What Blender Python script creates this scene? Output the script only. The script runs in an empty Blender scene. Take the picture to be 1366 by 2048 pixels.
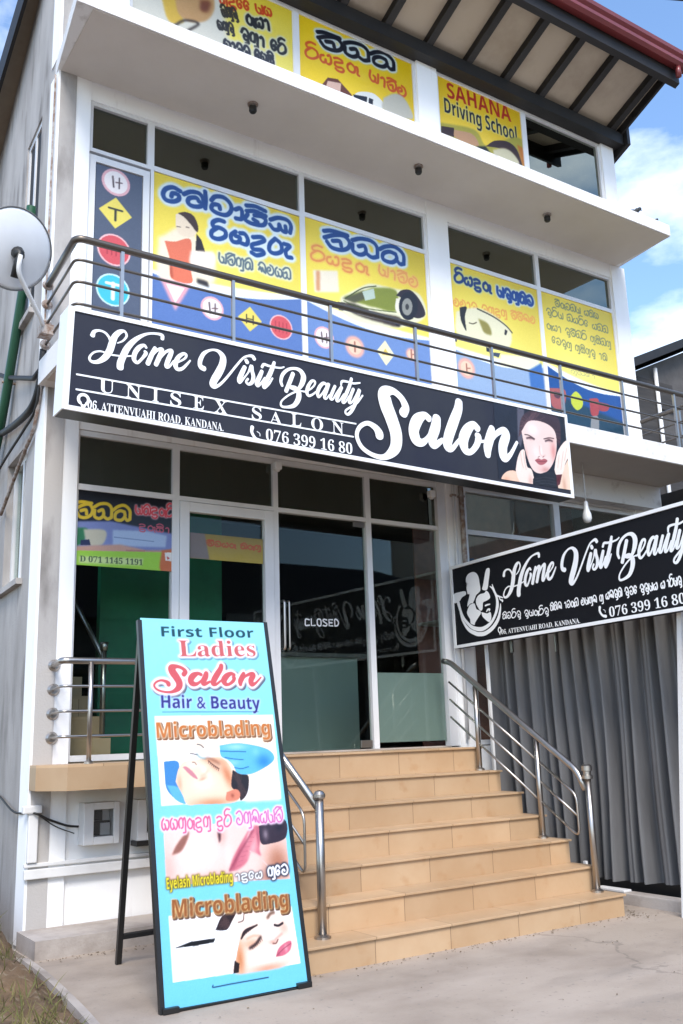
import bpy, bmesh, math, random
import numpy as np
from mathutils import Vector, Matrix
sc = bpy.context.scene
col = sc.collection
random.seed(7); rng = np.random.default_rng(7)
R_ = math.radians

# ------------------------------------------------------------------ camera
PA, PB, PC, FOC = -0.23281477, -0.58805952, -0.03299117, 1897.7042     # focal length in pixels of the 1366 x 2048 photograph
_rx = np.array([[1,0,0],[0,math.cos(PA),-math.sin(PA)],[0,math.sin(PA),math.cos(PA)]])
_ry = np.array([[math.cos(PB),0,math.sin(PB)],[0,1,0],[-math.sin(PB),0,math.cos(PB)]])
_rz = np.array([[math.cos(PC),-math.sin(PC),0],[math.sin(PC),math.cos(PC),0],[0,0,1]])
_M = _rz @ _rx @ _ry
RW = np.stack([_M[:,0], _M[:,2], -_M[:,1]])
CAM = np.array([0, 0, 1.36])
cd = bpy.data.cameras.new('camera'); cam = bpy.data.objects.new('camera', cd); col.objects.link(cam)
cd.sensor_fit = 'VERTICAL'; cd.sensor_height = 36; cd.lens = FOC / 2048 * 36
cd.clip_start = .05; cd.clip_end = 3000
m4 = Matrix.Identity(4)
for i in range(3):
    m4[i][0] = RW[i,0]; m4[i][1] = -RW[i,1]; m4[i][2] = -RW[i,2]; m4[i][3] = CAM[i]
cam.matrix_world = m4
sc.camera = cam

# ------------------------------------------------------------------ sky, sun, exposure
SUN_EL, SUN_AZ = 48, 206          # azimuth of the sun, clockwise from +Y
w = bpy.data.worlds.new('World'); sc.world = w; w.use_nodes = True
nt = w.node_tree; nt.nodes.clear()
def N(t, kind, **kw):
    n = t.nodes.new(kind)
    for k, v in kw.items(): setattr(n, k, v)
    return n
sky = N(nt, 'ShaderNodeTexSky', sky_type='NISHITA', sun_disc=False)
sky.sun_elevation = R_(SUN_EL); sky.sun_rotation = R_(SUN_AZ); sky.air_density = 1.0; sky.dust_density = .6; sky.ozone_density = 1.5
tc = N(nt, 'ShaderNodeTexCoord')
mp = N(nt, 'ShaderNodeMapping'); mp.inputs['Scale'].default_value = (1.2, 1.2, 2.6); mp.inputs['Location'].default_value = (.35, .1, .0)
nz = N(nt, 'ShaderNodeTexNoise'); nz.inputs['Scale'].default_value = 2.6; nz.inputs['Detail'].default_value = 9; nz.inputs['Roughness'].default_value = .55
rp = N(nt, 'ShaderNodeValToRGB'); rp.color_ramp.elements[0].position = .52; rp.color_ramp.elements[1].position = .84
mx = N(nt, 'ShaderNodeMix', data_type='RGBA'); mx.inputs['B'].default_value = (11.0, 11.2, 11.5, 1)
bg = N(nt, 'ShaderNodeBackground'); bg.inputs['Strength'].default_value = .1
out = N(nt, 'ShaderNodeOutputWorld')
L = nt.links.new
L(tc.outputs['Generated'], mp.inputs['Vector']); L(mp.outputs[0], nz.inputs['Vector']); L(nz.outputs['Fac'], rp.inputs[0])
hs = N(nt, 'ShaderNodeHueSaturation'); hs.inputs['Saturation'].default_value = 1.08; hs.inputs['Value'].default_value = 1.3; L(sky.outputs[0], hs.inputs['Color'])
L(rp.outputs[0], mx.inputs['Factor']); L(hs.outputs[0], mx.inputs['A']); L(mx.outputs['Result'], bg.inputs['Color']); L(bg.outputs[0], out.inputs[0])
sd = bpy.data.lights.new('sun', 'SUN'); sd.energy = 1.5; sd.angle = R_(22); sd.color = (1, .95, .88)
sun = bpy.data.objects.new('sun', sd); col.objects.link(sun)
_d = Vector((math.sin(R_(SUN_AZ))*math.cos(R_(SUN_EL)), math.cos(R_(SUN_AZ))*math.cos(R_(SUN_EL)), math.sin(R_(SUN_EL))))
sun.rotation_euler = _d.to_track_quat('Z', 'Y').to_euler(); sun.location = _d*40
sc.view_settings.view_transform = 'Standard'; sc.view_settings.look = 'None'; sc.view_settings.gamma = 1
sc.view_settings.exposure = 1.42
try:
    sc.cycles.use_denoising = True; sc.cycles.max_bounces = 8; sc.cycles.transparent_max_bounces = 12
    sc.cycles.caustics_reflective = False; sc.cycles.caustics_refractive = False
except Exception: pass

# ------------------------------------------------------------------ pixel -> point on a real plane
def ray(px, py): return RW @ np.array([(px-683)/FOC, (py-1024)/FOC, 1.0])
class Plane:
    """A flat panel in the place: origin, u and v axes (metres), normal towards the viewer."""
    def __init__(s, o, u, v):
        s.o = np.array(o, float); s.u = np.array(u, float)/np.linalg.norm(u); s.v = np.array(v, float)/np.linalg.norm(v)
        s.n = np.cross(s.u, s.v)
    def uv(s, px, py):
        d = ray(px, py); t = s.n @ (s.o-CAM) / (s.n @ d); p = CAM+d*t-s.o
        return (p @ s.u, p @ s.v)
    def at(s, u, v, off=0): return tuple(s.o+s.u*u+s.v*v+s.n*off)

# ------------------------------------------------------------------ materials
def srgb(c): 
    c = np.asarray(c, float)/255
    return np.where(c <= .04045, c/12.92, ((c+.055)/1.055)**2.4)
MATS = {}
def mat(name, base, rough=.6, metal=0, noise=None, bump=0, spec=.5, coords='Object'):
    """noise: (scale, colour2, low, high, stretch) mixes a second colour by fractal noise"""
    m = bpy.data.materials.new(name); m.use_nodes = True; t = m.node_tree; b = t.nodes['Principled BSDF']
    b.inputs['Base Color'].default_value = (*base, 1); b.inputs['Roughness'].default_value = rough
    b.inputs['Metallic'].default_value = metal; b.inputs['Specular IOR Level'].default_value = spec
    if noise or bump:
        tc = N(t, 'ShaderNodeTexCoord'); mp = N(t, 'ShaderNodeMapping'); t.links.new(tc.outputs[coords], mp.inputs[0])
        nz = N(t, 'ShaderNodeTexNoise'); t.links.new(mp.outputs[0], nz.inputs['Vector'])
        nz.inputs['Detail'].default_value = 8; nz.inputs['Roughness'].default_value = .62
        sc_, c2, lo, hi, st = noise if noise else (20, base, .4, .6, (1,1,1))
        nz.inputs['Scale'].default_value = sc_; mp.inputs['Scale'].default_value = st
        if noise:
            rp = N(t, 'ShaderNodeValToRGB'); rp.color_ramp.elements[0].position = lo; rp.color_ramp.elements[1].position = hi
            mx = N(t, 'ShaderNodeMix', data_type='RGBA'); mx.inputs['A'].default_value = (*base,1); mx.inputs['B'].default_value = (*c2,1)
            t.links.new(nz.outputs['Fac'], rp.inputs[0]); t.links.new(rp.outputs[0], mx.inputs['Factor']); t.links.new(mx.outputs['Result'], b.inputs['Base Color'])
        if bump:
            n2 = N(t, 'ShaderNodeTexNoise'); n2.inputs['Scale'].default_value = 60; n2.inputs['Detail'].default_value = 6
            t.links.new(tc.outputs[coords], n2.inputs['Vector'])
            bp = N(t, 'ShaderNodeBump'); bp.inputs['Strength'].default_value = bump; bp.inputs['Distance'].default_value = .01
            t.links.new(n2.outputs['Fac'], bp.inputs['Height']); t.links.new(bp.outputs[0], b.inputs['Normal'])
    MATS[name] = m
    return m
def second_noise(m, scale, c2, lo, hi, st):
    """layer another noise colour over whatever feeds Base Color"""
    t = m.node_tree; b = t.nodes['Principled BSDF']; src = b.inputs['Base Color'].links[0].from_socket
    tc = N(t, 'ShaderNodeTexCoord'); mp = N(t, 'ShaderNodeMapping'); mp.inputs['Scale'].default_value = st
    nz = N(t, 'ShaderNodeTexNoise'); nz.inputs['Scale'].default_value = scale; nz.inputs['Detail'].default_value = 7
    rp = N(t, 'ShaderNodeValToRGB'); rp.color_ramp.elements[0].position = lo; rp.color_ramp.elements[1].position = hi
    mx = N(t, 'ShaderNodeMix', data_type='RGBA'); mx.inputs['B'].default_value = (*c2,1)
    t.links.new(tc.outputs['Object'], mp.inputs[0]); t.links.new(mp.outputs[0], nz.inputs['Vector']); t.links.new(nz.outputs['Fac'], rp.inputs[0])
    t.links.new(rp.outputs[0], mx.inputs['Factor']); t.links.new(src, mx.inputs['A']); t.links.new(mx.outputs['Result'], b.inputs['Base Color'])
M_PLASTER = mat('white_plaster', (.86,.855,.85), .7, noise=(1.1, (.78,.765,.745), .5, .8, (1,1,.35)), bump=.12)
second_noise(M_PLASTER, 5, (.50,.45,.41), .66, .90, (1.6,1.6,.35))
M_SOFFIT = mat('shaded_soffit_plaster', (.60,.545,.49), .75, noise=(.7, (.51,.455,.40), .4, .75, (1,1,1)), bump=.1)  # same plaster, darker and warmer: the underside's shade is in the colour
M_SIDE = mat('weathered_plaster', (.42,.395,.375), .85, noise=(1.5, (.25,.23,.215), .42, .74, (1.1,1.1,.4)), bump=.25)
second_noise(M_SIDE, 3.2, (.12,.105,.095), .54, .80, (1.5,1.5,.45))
M_SLAB = mat('stained_slab_edge', (.74,.72,.70), .7, noise=(6, (.42,.38,.35), .55, .78, (1,1,1)), bump=.2)
M_CONC = mat('concrete', (.355,.292,.235), .85, noise=(1.2, (.25,.20,.16), .42, .68, (1,1,1)), bump=.25)
second_noise(M_CONC, .55, (.43,.36,.30), .48, .7, (1,2.2,1))
second_noise(M_CONC, 1.1, (.17,.145,.125), .58, .82, (.55,1.6,1))
second_noise(M_CONC, 26, (.22,.19,.165), .62, .74, (1,1,1))
def cracks(m):
    t = m.node_tree; b = t.nodes['Principled BSDF']; src = b.inputs['Base Color'].links[0].from_socket
    tc = N(t, 'ShaderNodeTexCoord'); nz = N(t, 'ShaderNodeTexNoise'); nz.inputs['Scale'].default_value = 1.6; nz.inputs['Detail'].default_value = 8
    ad = N(t, 'ShaderNodeMix', data_type='VECTOR'); ad.inputs['Factor'].default_value = .55; vo = N(t, 'ShaderNodeTexVoronoi', feature='DISTANCE_TO_EDGE'); vo.inputs['Scale'].default_value = .42
    t.links.new(tc.outputs['Object'], nz.inputs['Vector']); t.links.new(tc.outputs['Object'], ad.inputs[4]); t.links.new(nz.outputs['Color'], ad.inputs[5]); t.links.new(ad.outputs[1], vo.inputs['Vector'])
    mr = N(t, 'ShaderNodeMapRange'); mr.inputs['From Min'].default_value = .0015; mr.inputs['From Max'].default_value = .004; mr.inputs['To Min'].default_value = .35; mr.inputs['To Max'].default_value = 0
    mx = N(t, 'ShaderNodeMix', data_type='RGBA'); mx.inputs['B'].default_value = (.10,.085,.07,1)
    t.links.new(vo.outputs['Distance'], mr.inputs[0]); t.links.new(mr.outputs[0], mx.inputs['Factor']); t.links.new(src, mx.inputs['A']); t.links.new(mx.outputs['Result'], b.inputs['Base Color'])
cracks(M_CONC)
M_LEDGE = mat('ledge_concrete', (.42,.37,.33), .85, noise=(3, (.26,.22,.19), .42, .7, (1,1,1)), bump=.3)
M_ALU = mat('white_aluminium', (.70,.70,.70), .35, spec=.5, noise=(3, (.60,.59,.59), .45, .8, (1,1,.4)))
M_STEEL = mat('stainless_steel', (.42,.39,.36), .34, 1, noise=(6, (.44,.41,.38), .4, .7, (1,1,1)))
M_RAILD = mat('dark_brown_steel', (.13,.112,.095), .36, .8, noise=(5, (.14,.115,.095), .4, .7, (1,1,1)))  # darker and browner than the stair railings' steel
M_BLACK = mat('black_paint', (.012,.012,.012), .4)
M_DARKWOOD = mat('dark_timber', (.007,.006,.006), .6, noise=(4, (.013,.010,.009), .4, .7, (1,8,1)))
M_SOFB = mat('soffit_board', (.46,.385,.30), .75, noise=(1.6, (.33,.265,.20), .42, .72, (1,1,1)), bump=.05)
M_RED = mat('red_gutter_paint', (.17,.03,.032), .35, noise=(3, (.20,.035,.035), .4, .7, (1,1,1)))
M_ROOFT = mat('roof_sheet', (.20,.09,.07), .6)
M_GREENWALL = mat('green_wall_paint', (.012,.19,.085), .5, noise=(2, (.008,.12,.055), .4, .7, (1,1,1)))
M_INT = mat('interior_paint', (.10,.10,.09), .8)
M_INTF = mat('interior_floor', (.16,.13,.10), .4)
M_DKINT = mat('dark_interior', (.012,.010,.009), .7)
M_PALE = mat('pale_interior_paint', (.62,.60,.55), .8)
M_WHITE = mat('white_letter_vinyl', (.82,.82,.82), .45)
M_GREYL = mat('thin_grey_letter_vinyl', (.62,.62,.62), .5)
M_SIGNF = mat('sign_edge', (.80,.80,.80), .4)
M_SIGN = mat('charcoal_sign_face', (.026,.026,.033), .42, noise=(1.2, (.015,.015,.028), .4, .65, (1,1,1)), spec=.3)
M_SIGN2 = mat('black_sign_face', (.0055,.0055,.008), .5, spec=.22)
M_CURT = mat('grey_tarpaulin', (.15,.146,.146), .55, noise=(2, (.10,.097,.097), .4, .7, (3,3,.4)))
M_PVC = mat('white_pvc', (.70,.69,.68), .45, noise=(3, (.55,.53,.51), .5, .8, (1,1,1)))
M_GREEN = mat('green_pipe', (.012,.07,.035), .4)
M_RUST = mat('rusty_bracket', (.22,.14,.10), .8, noise=(20, (.40,.36,.33), .4, .6, (1,1,1)))
M_CABLE = mat('black_cable', (.015,.014,.013), .6)
M_DISH = mat('dish_grey', (.70,.71,.73), .4, noise=(2, (.62,.63,.65), .4, .7, (1,1,1)))
M_DIRT = mat('dirt', (.17,.105,.055), .95, noise=(4, (.08,.05,.025), .4, .65, (1,1,1)), bump=1)
second_noise(M_DIRT, 14, (.30,.24,.16), .55, .75, (1,1,1))
M_GRASS = mat('dry_grass', (.20,.17,.06), .8, noise=(5, (.10,.11,.03), .4, .6, (1,1,1)))
M_GROUND = mat('ground', (.30,.27,.24), .9, noise=(.3, (.22,.20,.17), .4, .7, (1,1,1)))
M_FROST = mat('frosted_film', (.27,.325,.30), .35, noise=(1, (.25,.30,.28), .4, .7, (1,1,1)))
M_SHED = mat('dark_timber_cladding', (.028,.025,.024), .8, noise=(3, (.05,.045,.042), .4, .7, (.3,.3,3)))
M_SHEDP = mat('grey_render', (.085,.078,.075), .8, noise=(3, (.06,.055,.052), .4, .7, (1,1,1)))
M_REDBR = mat('red_brown_panel', (.30,.125,.09), .5, noise=(4, (.16,.07,.055), .4, .7, (1,1,1)))
M_BULB = mat('white_glass_bulb', (.8,.8,.78), .2)
M_BIRD = mat('dark_feathers', (.02,.02,.02), .6)

def tile_mat():
    m = mat('tan_tile', (.44,.285,.16), .42, noise=(1.6, (.50,.35,.215), .38, .7, (1,1,1)))
    second_noise(m, 7, (.40,.23,.11), .60, .82, (1,1,1))
    t = m.node_tree; b = t.nodes['Principled BSDF']; src = b.inputs['Base Color'].links[0].from_socket
    g = N(t, 'ShaderNodeNewGeometry'); sp = N(t, 'ShaderNodeSeparateXYZ'); t.links.new(g.outputs['Position'], sp.inputs[0])
    a = N(t, 'ShaderNodeMath', operation='MULTIPLY'); a.inputs[1].default_value = 1/.6
    st = N(t, 'ShaderNodeMath', operation='SNAP'); st.inputs[1].default_value = .1765      # each course gets its own joint offset
    zo = N(t, 'ShaderNodeMath', operation='ADD'); zo.inputs[1].default_value = .019; t.links.new(sp.outputs['Z'], zo.inputs[0]); t.links.new(zo.outputs[0], st.inputs[0])
    of = N(t, 'ShaderNodeMath', operation='MULTIPLY'); of.inputs[1].default_value = 7.31; t.links.new(st.outputs[0], of.inputs[0])
    ad = N(t, 'ShaderNodeMath', operation='ADD'); t.links.new(sp.outputs['X'], a.inputs[0]); t.links.new(a.outputs[0], ad.inputs[0]); t.links.new(of.outputs[0], ad.inputs[1])
    fr = N(t, 'ShaderNodeMath', operation='FRACT'); t.links.new(ad.outputs[0], fr.inputs[0])
    lt = N(t, 'ShaderNodeMath', operation='LESS_THAN'); lt.inputs[1].default_value = .008; t.links.new(fr.outputs[0], lt.inputs[0])
    fl = N(t, 'ShaderNodeMath', operation='FLOOR'); t.links.new(ad.outputs[0], fl.inputs[0])
    s2 = N(t, 'ShaderNodeMath', operation='ADD'); t.links.new(fl.outputs[0], s2.inputs[0]); t.links.new(of.outputs[0], s2.inputs[1])
    wn = N(t, 'ShaderNodeTexWhiteNoise', noise_dimensions='1D'); t.links.new(s2.outputs[0], wn.inputs['W'])
    hs = N(t, 'ShaderNodeHueSaturation'); mr = N(t, 'ShaderNodeMapRange'); mr.inputs['To Min'].default_value = .84; mr.inputs['To Max'].default_value = 1.1
    t.links.new(wn.outputs['Value'], mr.inputs[0]); t.links.new(mr.outputs[0], hs.inputs['Value']); t.links.new(src, hs.inputs['Color'])
    mx = N(t, 'ShaderNodeMix', data_type='RGBA'); mx.inputs['B'].default_value = (.20,.12,.065,1)
    t.links.new(lt.outputs[0], mx.inputs['Factor']); t.links.new(hs.outputs[0], mx.inputs['A']); t.links.new(mx.outputs['Result'], b.inputs['Base Color'])
    return m
M_TILE = tile_mat()
def glass_mat(name, tint, refl=1.0, gcol=(.92,.96,.95)):
    m = bpy.data.materials.new(name); m.use_nodes = True; t = m.node_tree; t.nodes.clear()
    o = N(t, 'ShaderNodeOutputMaterial'); tr = N(t, 'ShaderNodeBsdfTransparent'); tr.inputs[0].default_value = (*tint,1)
    gl = N(t, 'ShaderNodeBsdfGlossy'); gl.inputs['Roughness'].default_value = .015; gl.inputs['Color'].default_value = (*gcol,1)
    fz = N(t, 'ShaderNodeFresnel'); fz.inputs['IOR'].default_value = 1.5
    ml = N(t, 'ShaderNodeMath', operation='MULTIPLY'); ml.inputs[1].default_value = refl; ml.use_clamp = True
    ms = N(t, 'ShaderNodeMixShader')
    t.links.new(fz.outputs[0], ml.inputs[0]); t.links.new(ml.outputs[0], ms.inputs[0]); t.links.new(tr.outputs[0], ms.inputs[1]); t.links.new(gl.outputs[0], ms.inputs[2]); t.links.new(ms.outputs[0], o.inputs[0])
    return m
M_GLASS = glass_mat('clear_glass', (.90,.94,.92), .32)
M_TINT = glass_mat('tinted_glass', (.20,.23,.19), 3.4, (.86,.93,.82))
def print_mat(name, rough=.45):
    m = bpy.data.materials.new(name); m.use_nodes = True; t = m.node_tree; b = t.nodes['Principled BSDF']
    a = N(t, 'ShaderNodeVertexColor', layer_name='print'); t.links.new(a.outputs[0], b.inputs['Base Color']); b.inputs['Roughness'].default_value = rough
    tc = N(t, 'ShaderNodeTexCoord'); nz = N(t, 'ShaderNodeTexNoise'); nz.inputs['Scale'].default_value = 5; nz.inputs['Detail'].default_value = 3; bp = N(t, 'ShaderNodeBump'); bp.inputs['Strength'].default_value = .35; bp.inputs['Distance'].default_value = .02
    t.links.new(tc.outputs['Object'], nz.inputs['Vector']); t.links.new(nz.outputs['Fac'], bp.inputs['Height']); t.links.new(bp.outputs[0], b.inputs['Normal'])
    return m
M_PRINT = print_mat('printed_vinyl', .3)

# ------------------------------------------------------------------ mesh helpers
def obj(name, bm, m, parent=None, smooth=False):
    me = bpy.data.meshes.new(name); bm.to_mesh(me); bm.free(); me.materials.append(m)
    if smooth:
        for p in me.polygons: p.use_smooth = True
    o = bpy.data.objects.new(name, me); col.objects.link(o)
    if parent is not None: o.parent = parent; o.matrix_parent_inverse = parent_inv(parent)
    return o
def parent_inv(p):
    return Matrix.Translation(p.location).inverted() if p.type == 'EMPTY' else Matrix.Identity(4)   # meshes are built in world space
def thing(name, label, cat, loc=(0,0,0), group=None):
    o = bpy.data.objects.new(name, None); col.objects.link(o); o.location = loc; o.empty_display_size = .2
    tag(o, label, cat, group); return o
def tag(o, label, cat, group=None):
    o['label'] = label; o['category'] = cat
    if group: o['group'] = group
    return o
def struct(o): o['kind'] = 'structure'; return o
def hexa(bm, p):
    v = [bm.verts.new(q) for q in p]
    for f in ((0,3,2,1),(4,5,6,7),(0,1,5,4),(1,2,6,5),(2,3,7,6),(3,0,4,7)): bm.faces.new([v[i] for i in f])
def box(bm, x0, x1, y0, y1, z0, z1):
    hexa(bm, [(x0,y0,z0),(x1,y0,z0),(x1,y1,z0),(x0,y1,z0),(x0,y0,z1),(x1,y0,z1),(x1,y1,z1),(x0,y1,z1)])
def boxes(*bs, bevel=0):
    bm = bmesh.new()
    for b in bs: box(bm, *b)
    if bevel: bmesh.ops.bevel(bm, geom=list(bm.edges), offset=bevel, segments=2, affect='EDGES', profile=.6)
    return bm
def tube(bm, pts, r, seg=10, cap=True):
    """swept tube; r a number or one per point"""
    pts = [Vector(p) for p in pts]; n = len(pts); rs = r if isinstance(r, (list,tuple)) else [r]*n
    rings = []; prev = None
    for i in range(n):
        d = (pts[min(i+1,n-1)]-pts[max(i-1,0)]).normalized()
        if prev is None:
            a = Vector((0,0,1)) if abs(d.z) < .9 else Vector((1,0,0)); nx = d.cross(a).normalized()
        else:
            nx = (prev - d*prev.dot(d)).normalized()
        prev = nx; ny = d.cross(nx)
        rings.append([bm.verts.new(pts[i]+(nx*math.cos(2*math.pi*k/seg)+ny*math.sin(2*math.pi*k/seg))*rs[i]) for k in range(seg)])
    for a, b in zip(rings, rings[1:]):
        for k in range(seg): bm.faces.new((a[k], a[(k+1)%seg], b[(k+1)%seg], b[k]))
    if cap: bm.faces.new(rings[0][::-1]); bm.faces.new(rings[-1])
def tubes(*ts, seg=10):
    bm = bmesh.new()
    for t in ts: tube(bm, t[0], t[1], seg)
    return bm
def lathe(bm, c, prof, seg=20):
    rings = [[bm.verts.new((c[0]+r*math.cos(2*math.pi*k/seg), c[1]+r*math.sin(2*math.pi*k/seg), c[2]+z)) for k in range(seg)] for r, z in prof]
    for a, b in zip(rings, rings[1:]):
        for k in range(seg): bm.faces.new((a[k], a[(k+1)%seg], b[(k+1)%seg], b[k]))
    bm.faces.new(rings[0][::-1]); bm.faces.new(rings[-1])
def fillet(pts, rad, n=5):
    """round the corners of a polyline"""
    pts = [Vector(p) for p in pts]; o = [pts[0]]
    for a, b, c in zip(pts, pts[1:], pts[2:]):
        u = (a-b).normalized(); v = (c-b).normalized(); k = min(rad, (a-b).length*.45, (c-b).length*.45)
        for i in range(n+1):
            t = i/n; o.append((b+u*k)*(1-t)**2 + b*2*t*(1-t) + (b+v*k)*t*t)
    return o+[pts[-1]]
def catmull(pts, n=6):
    P = np.array(pts, float)
    if len(P) < 3: n = max(2, n); return np.array([P[0]+(P[-1]-P[0])*t for t in np.linspace(0,1,n)])
    Q = np.vstack([2*P[0]-P[1], P, 2*P[-1]-P[-2]]); o = []
    for i in range(1, len(Q)-2):
        for t in np.linspace(0, 1, n, endpoint=False):
            a, b, c, d = Q[i-1:i+3]
            o.append(.5*((2*b)+(c-a)*t+(2*a-5*b+4*c-d)*t*t+(-a+3*b-3*c+d)*t**3))
    o.append(P[-1]); return np.array(o)
# lettering ----------------------------------------------------------
_TX = {}
def text_tris(s):
    """triangles (n,3,2) of a string set in Blender's own font, and its width"""
    if s not in _TX:
        c = bpy.data.curves.new('text', 'FONT'); c.body = s; c.resolution_u = 3
        o = bpy.data.objects.new('text', c); col.objects.link(o)
        dg = bpy.context.evaluated_depsgraph_get(); dg.update()
        me = o.evaluated_get(dg).to_mesh(); me.calc_loop_triangles()
        co = np.array([v.co[:2] for v in me.vertices]); tr = np.array([t.vertices[:] for t in me.loop_triangles])
        _TX[s] = co[tr] if len(tr) else np.zeros((0,3,2))
        o.evaluated_get(dg).to_mesh_clear(); bpy.data.objects.remove(o); bpy.data.curves.remove(c)
    return _TX[s]
def serif(s):      # bold serif letters
    return ''.join(chr(0x1D400+ord(c)-65) if 'A' <= c <= 'Z' else chr(0x1D41A+ord(c)-97) if 'a' <= c <= 'z' else chr(0x1D7CE+ord(c)-48) if '0' <= c <= '9' else c for c in s)
def sansb(s):      # bold sans letters
    return ''.join(chr(0x1D5D4+ord(c)-65) if 'A' <= c <= 'Z' else chr(0x1D5EE+ord(c)-97) if 'a' <= c <= 'z' else chr(0x1D7EC+ord(c)-48) if '0' <= c <= '9' else c for c in s)
def script(s):
    return ''.join(chr(0x1D4D0+ord(c)-65) if 'A' <= c <= 'Z' else chr(0x1D4EA+ord(c)-97) if 'a' <= c <= 'z' else c for c in s)
def fit_text(s, a, b, h):
    """place string s with its baseline from uv point a to b, cap height h -> triangles in uv"""
    T = text_tris(s); a = np.array(a); b = np.array(b)
    if not len(T): return T
    x0, x1 = T[:,:,0].min(), T[:,:,0].max(); L_ = np.linalg.norm(b-a); d = (b-a)/L_; p = np.array([-d[1], d[0]])
    return a + ((T[:,:,0:1]-x0)/(x1-x0)*L_)*d + (T[:,:,1:2]/.70*h)*p
class Letters:
    """flat vinyl letters on a plane, each a few tenths of a millimetre proud of the one before"""
    def __init__(s, plane, off=.003): s.p = plane; s.bm = bmesh.new(); s.off = off; s.k = 0
    def step(s): s.k += 1; return s.off+(s.k % 30)*.0002
    def stroke(s, pts, conv=None, n=6):
        """pts: (x, y, width) in the photograph's pixels (conv None) or already in uv"""
        q = catmull(pts, n); uv = []
        for x, y, w_ in q:
            u = conv(x, y) if conv else s.p.uv(x, y); uv.append(u)
        uv = np.array(uv); wd = q[:,2]
        o = s.step(); s.ribbon(uv, wd, o)
    def ribbon(s, uv, wd, o):
        n = len(uv); left = []; right = []
        for i in range(n):
            d = uv[min(i+1,n-1)]-uv[max(i-1,0)]; d = d/max(np.linalg.norm(d),1e-9); p = np.array([-d[1],d[0]])*wd[i]/2
            e = o+.0012*i/n
            left.append(s.bm.verts.new(s.p.at(*(uv[i]+p), e))); right.append(s.bm.verts.new(s.p.at(*(uv[i]-p), e)))
        for i in range(n-1): s.bm.faces.new((left[i], right[i], right[i+1], left[i+1]))
        for i, sg in ((0,-1),(n-1,1)):          # round ends
            d = uv[min(i+1,n-1)]-uv[max(i-1,0)]; d = d/max(np.linalg.norm(d),1e-9)*sg; p = np.array([-d[1],d[0]]); r = wd[i]/2
            e = o+.0012*i/n+.0001
            s.bm.faces.new([s.bm.verts.new(s.p.at(*(uv[i]+r*(math.cos(t)*p+math.sin(t)*d*.8)), e)) for t in np.linspace(0, math.pi, 7)])
    def text(s, st, a, b, h):
        o = s.step()
        for t in fit_text(st, a, b, h): s.bm.faces.new([s.bm.verts.new(s.p.at(*q, o)) for q in t])
    def poly(s, uv):
        o = s.step(); f = s.bm.faces.new([s.bm.verts.new(s.p.at(*q, o)) for q in uv]); bmesh.ops.triangulate(s.bm, faces=[f])
    def build(s, name, m, parent):
        bmesh.ops.recalc_face_normals(s.bm, faces=[])
        return obj(name, s.bm, m, parent)
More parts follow.
